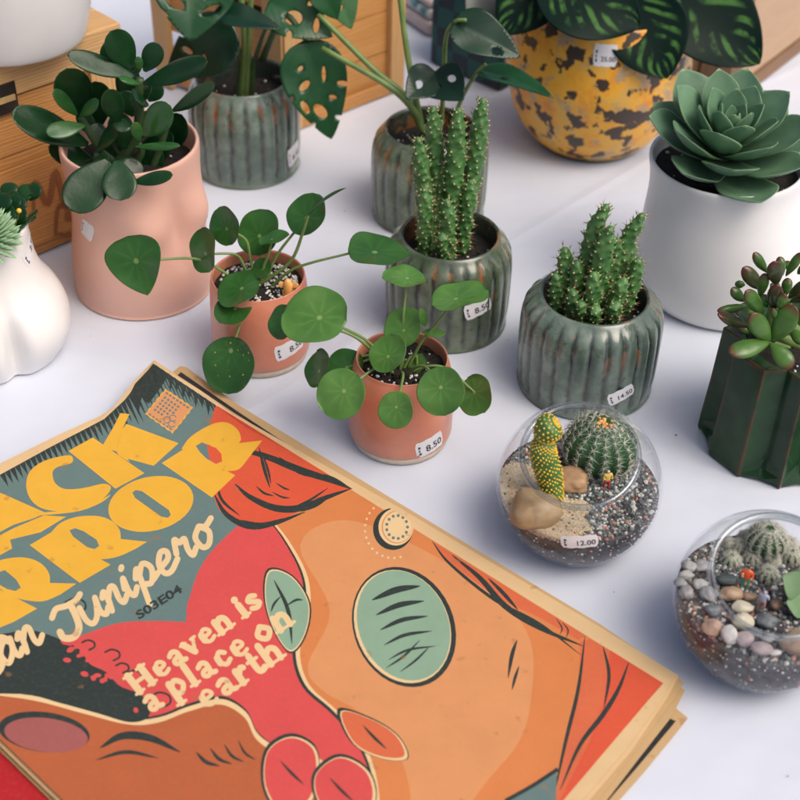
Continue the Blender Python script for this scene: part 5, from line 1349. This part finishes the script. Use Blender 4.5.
# burnt orange hill, dark scalloped mass, mauve oval, petals
hill = sm([(-60, 688), (0, 694), (40, 700), (85, 712), (130, 723), (160, 721), (190, 710), (222, 703), (246, 716), (258, 738), (280, 752), (310, 758), (336, 776), (350, 806)], 6, False)
area([(p[0], p[1]-7*math.sin(pi*min(1, max(0, (i/len(hill)))))) for i, p in enumerate(hill)]+[(352, 830), (340, 1000), (0, 790), (-60, 720)], 'dark')
area([(p[0], p[1]-4) for p in hill]+[(346, 830), (340, 1000), (0, 790), (-60, 720)], 'cream'); area([(p[0]-1.5, p[1]+1.5) for p in hill]+[(346, 840), (340, 1000), (0, 790), (-60, 720)], 'burnt_orange')
area(sm([(-80, 640), (0, 634), (30, 630), (62, 640), (80, 650), (90, 664), (106, 672), (120, 686), (140, 694), (150, 708), (146, 719), (128, 722), (100, 714), (60, 703), (20, 694), (-80, 690)]), 'dark')
rnd = random.Random(11)
for k in range(20): area(ell(rnd.uniform(64, 142), 0, 0, 0, 0, 3) if False else (lambda x: ell(x, 646+(x-64)*.78+rnd.uniform(-8, 12), rnd.uniform(1.6, 4.2), rnd.uniform(1.4, 3), rnd.uniform(-.6, .6), 12))(rnd.uniform(64, 138)), 'rose')
for cx, cy, r_ in [(88, 645, 7), (112, 655, 8), (122, 668, 7), (134, 676, 8), (160, 700, 11), (132, 700, 6), (75, 606, 11)]: pen([(cx+r_*math.cos(a)-0, cy+r_*.7*math.sin(a)) for a in (-2.6, -1.6, -.6, .4, 1.4)], 2.0, 'dark', 3)
area(ell(44, 732, 46, 20, .12), 'dark'); area(ell(46, 735, 42, 17, .12), 'mauve')
inkstroke([(100, 748), (122, 736), (150, 738), (180, 752)], 8, 'dark'); inkstroke([(96, 760), (126, 752), (158, 758)], 4, 'dark')
for k in range(4): inkstroke([(196+k*14, 752-k*4), (206+k*13, 762-k*3), (220+k*12, 766-k*2)], 4-k*.5, 'dark')
for P, c in [([(268, 752), (290, 738), (312, 748), (316, 772), (308, 800), (284, 812), (266, 786)], 'rose'), ([(318, 772), (340, 758), (366, 772), (372, 800), (352, 822), (328, 812), (316, 792)], 'rose'), ([(342, 712), (372, 720), (396, 736), (404, 756), (380, 756), (354, 742)], 'red_orange')]:
    P2 = sm(P); cx = sum(p[0] for p in P2)/len(P2); cy = sum(p[1] for p in P2)/len(P2)
    area([(cx+(x-cx)*1.14, cy+(y-cy)*1.14) for x, y in P2], 'dark'); area([(cx+(x-cx)*1.07+1, cy+(y-cy)*1.07+1) for x, y in P2], 'cream'); area(P2, c)
    inkstroke([(cx-12, cy-12), (cx, cy+1), (cx+12, cy+12)], 3, 'dark')

# stamp
st = zz(4)([(490, 115), (572, 170), (512, 247), (430, 190)]); sa, sb_, sc2, sd2 = [Vector(p) for p in st]
def Q(u, v): return tuple(sa.lerp(sb_, u).lerp(sd2.lerp(sc2, u), v))
per = []
for k in range(40):
    s_ = k % 10/10; e_ = .015 if k % 2 else -.015
    per.append([Q(s_, e_), Q(1-e_, s_), Q(1-s_, 1-e_), Q(e_, 1-s_)][k//10])
area(per, 'yellow'); area([Q(.03, .03), Q(.97, .03), Q(.97, .97), Q(.03, .97)], 'light_orange')
for i in range(7):
    area([Q(.08+i*.125, .06), Q(.16+i*.125, .06), Q(.16+i*.125, .12), Q(.08+i*.125, .12)], 'teal')
    area([Q(.08+i*.125, .9), Q(.16+i*.125, .9), Q(.16+i*.125, .95), Q(.08+i*.125, .95)], 'teal')
for i in range(5):
    for j in range(5):
        if i+j < 7: area([Q(.12+i*.12, .2+j*.12), Q(.19+i*.12, .2+j*.12), Q(.19+i*.12, .27+j*.12), Q(.12+i*.12, .27+j*.12)], 'teal')
for cx, cy in [(.72, .62), (.62, .76), (.8, .78)]:
    pen([Q(cx+.1*math.cos(a), cy+.1*math.sin(a)) for a in [k*.9 for k in range(7)]], 1.0, 'teal', 2)
# title lettering
for poly in [[(203, 299), (275, 259), (428, 365), (342, 411)], [(300, 290), (334, 232), (357, 187), (384, 190), (366, 226), (345, 300)], [(326, 270), (340, 262), (375, 219), (529, 276), (455, 343), (378, 322), (385, 332), (352, 312)]]: area(zz(4)(poly), 'yellow')
area(zz(4)(sm([(208, 312), (213, 334), (172, 346), (156, 362), (162, 392), (186, 410), (222, 412), (262, 406), (308, 396), (329, 409), (306, 440), (262, 464), (214, 478), (168, 478), (122, 468), (92, 444), (78, 408), (84, 368), (110, 340), (150, 322)], 4)), 'yellow')
area(zz(4)([(-40, 420), (4, 424), (40, 440), (137, 483), (96, 500), (40, 518), (-40, 560)]), 'yellow'); area(zz(4)([(-40, 570), (40, 528), (130, 490), (196, 494), (120, 540), (30, 562), (36, 588), (-40, 630)]), 'yellow')
area(zz(4)(sm([(80, 492), (140, 480), (220, 474), (284, 452), (328, 428), (300, 452), (240, 476), (170, 486)], 3)), 'yellow')
area(zz(4)([(479, 335), (545, 293), (697, 371), (628, 437)]), 'yellow'); area(zz(4)(sm([(538, 292), (560, 262), (596, 236), (640, 216), (676, 216), (704, 236), (714, 262), (708, 276)], 4, False)+[(777, 268), (752, 300), (735, 322)]+sm([(735, 322), (712, 350), (690, 358), (660, 358)], 4, False)+[(600, 330)]), 'yellow')
area(zz(4)([(580, 284), (598, 274), (622, 282), (652, 304), (658, 330), (640, 338), (612, 322), (592, 302)]), 'teal'); area(zz(4)([(612, 280), (640, 290), (656, 308), (658, 330), (640, 337), (622, 326)]), 'vermilion')
area(zz(4)(ell(447, 456, 128, 80, -.22)), 'yellow'); area(zz(4)([(392, 422), (402, 415), (420, 418), (500, 474), (506, 488), (498, 497), (478, 494), (400, 438)]), 'teal')
area(zz(4)([(88, 578), (152, 540), (328, 636), (236, 690)]), 'yellow'); area(zz(4)(sm([(148, 544), (180, 512), (230, 494), (290, 492), (330, 506), (354, 532), (358, 560)], 4, False)+[(436, 568), (400, 590)]+sm([(400, 590), (350, 612), (300, 620), (262, 612)], 4, False)), 'yellow')
area(zz(4)([(206, 534), (222, 528), (246, 536), (286, 562), (294, 580), (280, 590), (258, 584), (216, 552)]), 'teal')
area(zz(4)([(-120, 740), (-40, 690), (110, 766), (40, 806), (-20, 830)]), 'yellow'); area(zz(4)(sm([(-60, 660), (-20, 630), (40, 615), (90, 618), (126, 636), (146, 664), (148, 690)], 4, False)+[(226, 692), (180, 724)]+sm([(180, 724), (130, 744), (80, 742), (30, 730)], 4, False)), 'yellow')
area(zz(4)([(-10, 660), (14, 652), (48, 680), (62, 704), (46, 714), (20, 708), (-10, 690)]), 'teal')
# script and tagline lettering
GS = {'u': [[(0, .95), (.05, .3), (.25, 0), (.5, .15), (.68, .6), (.75, .95)], [(.75, .95), (.72, .3), (.9, .02), (1.1, .25)]], 'n': [[(0, .75), (.15, .95), (.2, .5), (.15, 0)], [(.18, .5), (.45, .95), (.62, .85), (.62, .3), (.75, .02), (1.0, .25)]],
      'i': [[(0, .5), (.12, .95), (.12, .3), (.28, 0), (.5, .25)], [(.2, 1.35), (.26, 1.42)]], 'p': [[(-.05, .6), (.15, .95), (.12, .2), (.05, -.75)], [(.13, .6), (.45, 1), (.72, .6), (.5, .05), (.2, .15)], [(.6, .1), (.9, .25)]],
      'e': [[(.05, .4), (.5, .58), (.55, .9), (.3, 1), (.05, .55), (.15, .08), (.45, .02), (.85, .32)]], 'r': [[(0, .5), (.15, 1.1), (.3, .85), (.55, .88), (.5, .4), (.6, .03), (.85, .25)]], 'o': [[(.4, .95), (.08, .6), (.2, .05), (.5, .02), (.7, .5), (.4, .95), (.65, .78), (1.0, .95)]],
      'a': [[(.65, .8), (.4, .98), (.08, .55), (.25, .02), (.6, .4), (.7, .95)], [(.7, .95), (.66, .3), (.8, .02), (1.0, .25)]]}
def put(g, org, ex, ey, w_, c='cream'):
    for s_ in g:
        s_, ww = s_ if isinstance(s_, tuple) else (s_, w_)
        pen([(org[0]+ex[0]*x+ey[0]*y, org[1]+ex[1]*x+ey[1]*y) for x, y in s_], ww, c, 4)
exs, eys = (20.5, -14), (-9, -20)
for ch, o in [('u', (88, 627)), ('n', (109, 613)), ('i', (129, 599)), ('p', (142, 590)), ('e', (163, 577)), ('r', (181, 564)), ('o', (199, 551)), ('a', (4, 667)), ('n', (24, 654))]: put(GS[ch], o, exs, eys, 5.9)
pen([(52, 618), (56, 609), (66, 606), (76, 600), (80, 594)], 6, 'cream'); pen([(70, 604), (76, 616), (79, 628), (74, 637), (64, 638), (60, 632)], 7, 'cream'); pen([(8, 640), (0, 638), (-8, 648), (2, 660), (-2, 672), (-14, 676)], 7, 'cream')
def ser(x, y, w_=.26): return ([(x-w_, y), (x+w_, y)], .15)
GT = {'H': ([([(.25, .05), (.25, 1.4)], .36), ([(1.1, .05), (1.1, 1.4)], .36), ([(.25, .72), (1.1, .72)], .2), ser(.25, .05), ser(1.1, .05), ser(.25, 1.4), ser(1.1, 1.4)], 1.45), 'e': ([([(.15, .48), (.72, .56), (.68, .85), (.45, .95), (.2, .62), (.24, .22), (.5, .05), (.8, .18)], .2), ([(.24, .72), (.24, .3)], .34)], 1.0),
      'a': ([([(.2, .8), (.45, .95), (.66, .75), (.66, .15), (.86, .05)], .26), ([(.65, .5), (.32, .42), (.24, .2), (.42, .05), (.65, .2)], .24)], 1.02), 'v': ([([(.14, .92), (.46, .08)], .32), ([(.46, .08), (.8, .92)], .18), ser(.14, .93, .16), ser(.8, .93, .14)], 1.0),
      'n': ([([(.22, .92), (.22, .05)], .34), ([(.28, .68), (.55, .93), (.8, .72), (.8, .05)], .3), ser(.22, .05), ser(.8, .05)], 1.14), 'i': ([([(.25, .92), (.25, .05)], .34), ([(.25, 1.33), (.26, 1.34)], .36), ser(.25, .05)], .62), 's': ([([(.65, .78), (.4, .94), (.16, .74), (.4, .5), (.64, .28), (.4, .06), (.1, .2)], .26)], .9),
      'p': ([([(.22, .92), (.22, -.5)], .34), ([(.28, .7), (.55, .94), (.84, .5), (.55, .06), (.26, .25)], .26), ser(.22, -.5)], 1.08), 'l': ([([(.25, 1.42), (.25, .05)], .34), ser(.25, .05)], .6), 'c': ([([(.72, .74), (.46, .94), (.2, .5), (.46, .06), (.78, .22)], .24), ([(.24, .7), (.24, .3)], .32)], .95),
      'o': ([([(.5, .94), (.16, .5), (.5, .06), (.84, .5), (.5, .94)], .28)], 1.05), 'r': ([([(.22, .92), (.22, .05)], .34), ([(.28, .62), (.5, .92), (.64, .84)], .3), ser(.22, .05)], .85), 't': ([([(.3, 1.25), (.3, .22), (.48, .06), (.64, .15)], .32), ([(.05, .9), (.58, .9)], .18)], .72), 'h': ([([(.22, 1.42), (.22, .05)], .34), ([(.28, .68), (.55, .93), (.8, .72), (.8, .05)], .3), ser(.22, .05), ser(.8, .05)], 1.14), ' ': ([], .42)}
for txt, a, b, xh in [('Heaven is', (137, 695), (266, 602), 15), ('a place on', (149, 714), (297, 621), 16), ('earth', (205, 710), (288, 654), 16.5)]:
    tw = sum(GT[ch][1] for ch in txt); d = Vector(b)-Vector(a); u = d.length/tw; d.normalize(); up = Vector((d.y, -d.x)); up = up if up.y < 0 else -up
    up = (up+Vector((-.06, 0))).normalized(); x = 0
    for ch in txt:
        g, ad = GT[ch]; o = Vector(a)+d*(x*u)
        put([(p, w_*20.5) for p, w_ in g], o, d*u*.97, up*xh, 4); x += ad
tv, tf = text_vf('S03E04', 1, .035); tw = max(p[0] for p in tv); a, b = Vector((139, 619.5)), Vector((183, 591)); d = (b-a); up = Vector((d.y, -d.x)).normalized(); up = up if up.y < 0 else -up
for f in tf: area([tuple(a+d*(tv[i][0]/tw)+up*(tv[i][1]/.73*8.6)) for i in f], 'dark')
top = sheet('poster', OUT, L_, 'top poster with big yellow lettering and orange and teal printed design', ZT, PM)
# the sheets beneath, each a little out of line
def under(name, outl, z0, label, inner=None, ink=None, lf=1.0):
    m_ = [PSHD if round(z0*1e4) % 2 else PM[0]]+([ink] if ink else [])
    return sheet(name, outl, [(inner, 1)] if inner else [], label, z0, m_, grid=26, lf=lf)
under('poster', [(-188, 552), (0, 463.5), (60, 434), (100, 416), (122, 402), (150, 366), (160, 367), (200, 392), (252, 424), (400, 508), (500, 567.5), (600, 627), (679, 676), (668, 697), (631, 752), (585, 806), (520, 892), (364, 1094)], ZT-.0011, 'cream edged poster directly under the top poster', lf=.55)
blk = paperm('print_black', (.02, .022, .024))
under('poster', [(-186, 566), (0, 478), (60, 452), (130, 408), (180, 366), (186, 367), (240, 406), (400, 503.5), (500, 564), (600, 624), (684, 682), (672, 702), (640, 745), (590, 812), (520, 900), (364, 1098)], ZT-.0024, 'poster with a black printed field whose corner shows beside the top poster',
      [(-150, 566), (0, 490), (60, 464), (120, 428), (181, 372), (240, 413), (290, 446), (280, 470), (300, 600), (400, 640), (300, 800), (364, 1050)], blk, lf=.3)
under('poster', [(-192, 556), (0, 467), (60, 440), (120, 412), (180, 390), (250, 425), (400, 514), (500, 573), (600, 634), (685, 690), (672, 716), (640, 757), (590, 822), (520, 905), (364, 1099)], ZT-.0040, 'cream edged poster in the middle of the stack', lf=0)
under('poster', [(-190, 566), (0, 477), (60, 450), (120, 425), (180, 404), (250, 434), (400, 523), (500, 584), (600, 647), (688, 718), (672, 738), (644, 772), (600, 822), (520, 915), (364, 1106)], ZT-.0060, 'poster with a black printed edge lowest at the right corner of the stack',
      [(-150, 580), (250, 460), (400, 560), (600, 690), (676, 721), (640, 764), (590, 822), (520, 900), (364, 1085)], blk, lf=0)
redm = paperm('print_deep_red', (.42, .012, .016))
under('poster', [(-260, 590), (-40, 520), (60, 470), (300, 700), (420, 900), (364, 1140), (120, 960), (-40, 800)], ZT-.0074, 'poster with a deep red print sticking out under the lower left of the stack', [(-240, 596), (-40, 530), (60, 480), (290, 700), (400, 900), (356, 1116), (130, 955), (-20, 808), (-50, 775)], redm, lf=0)
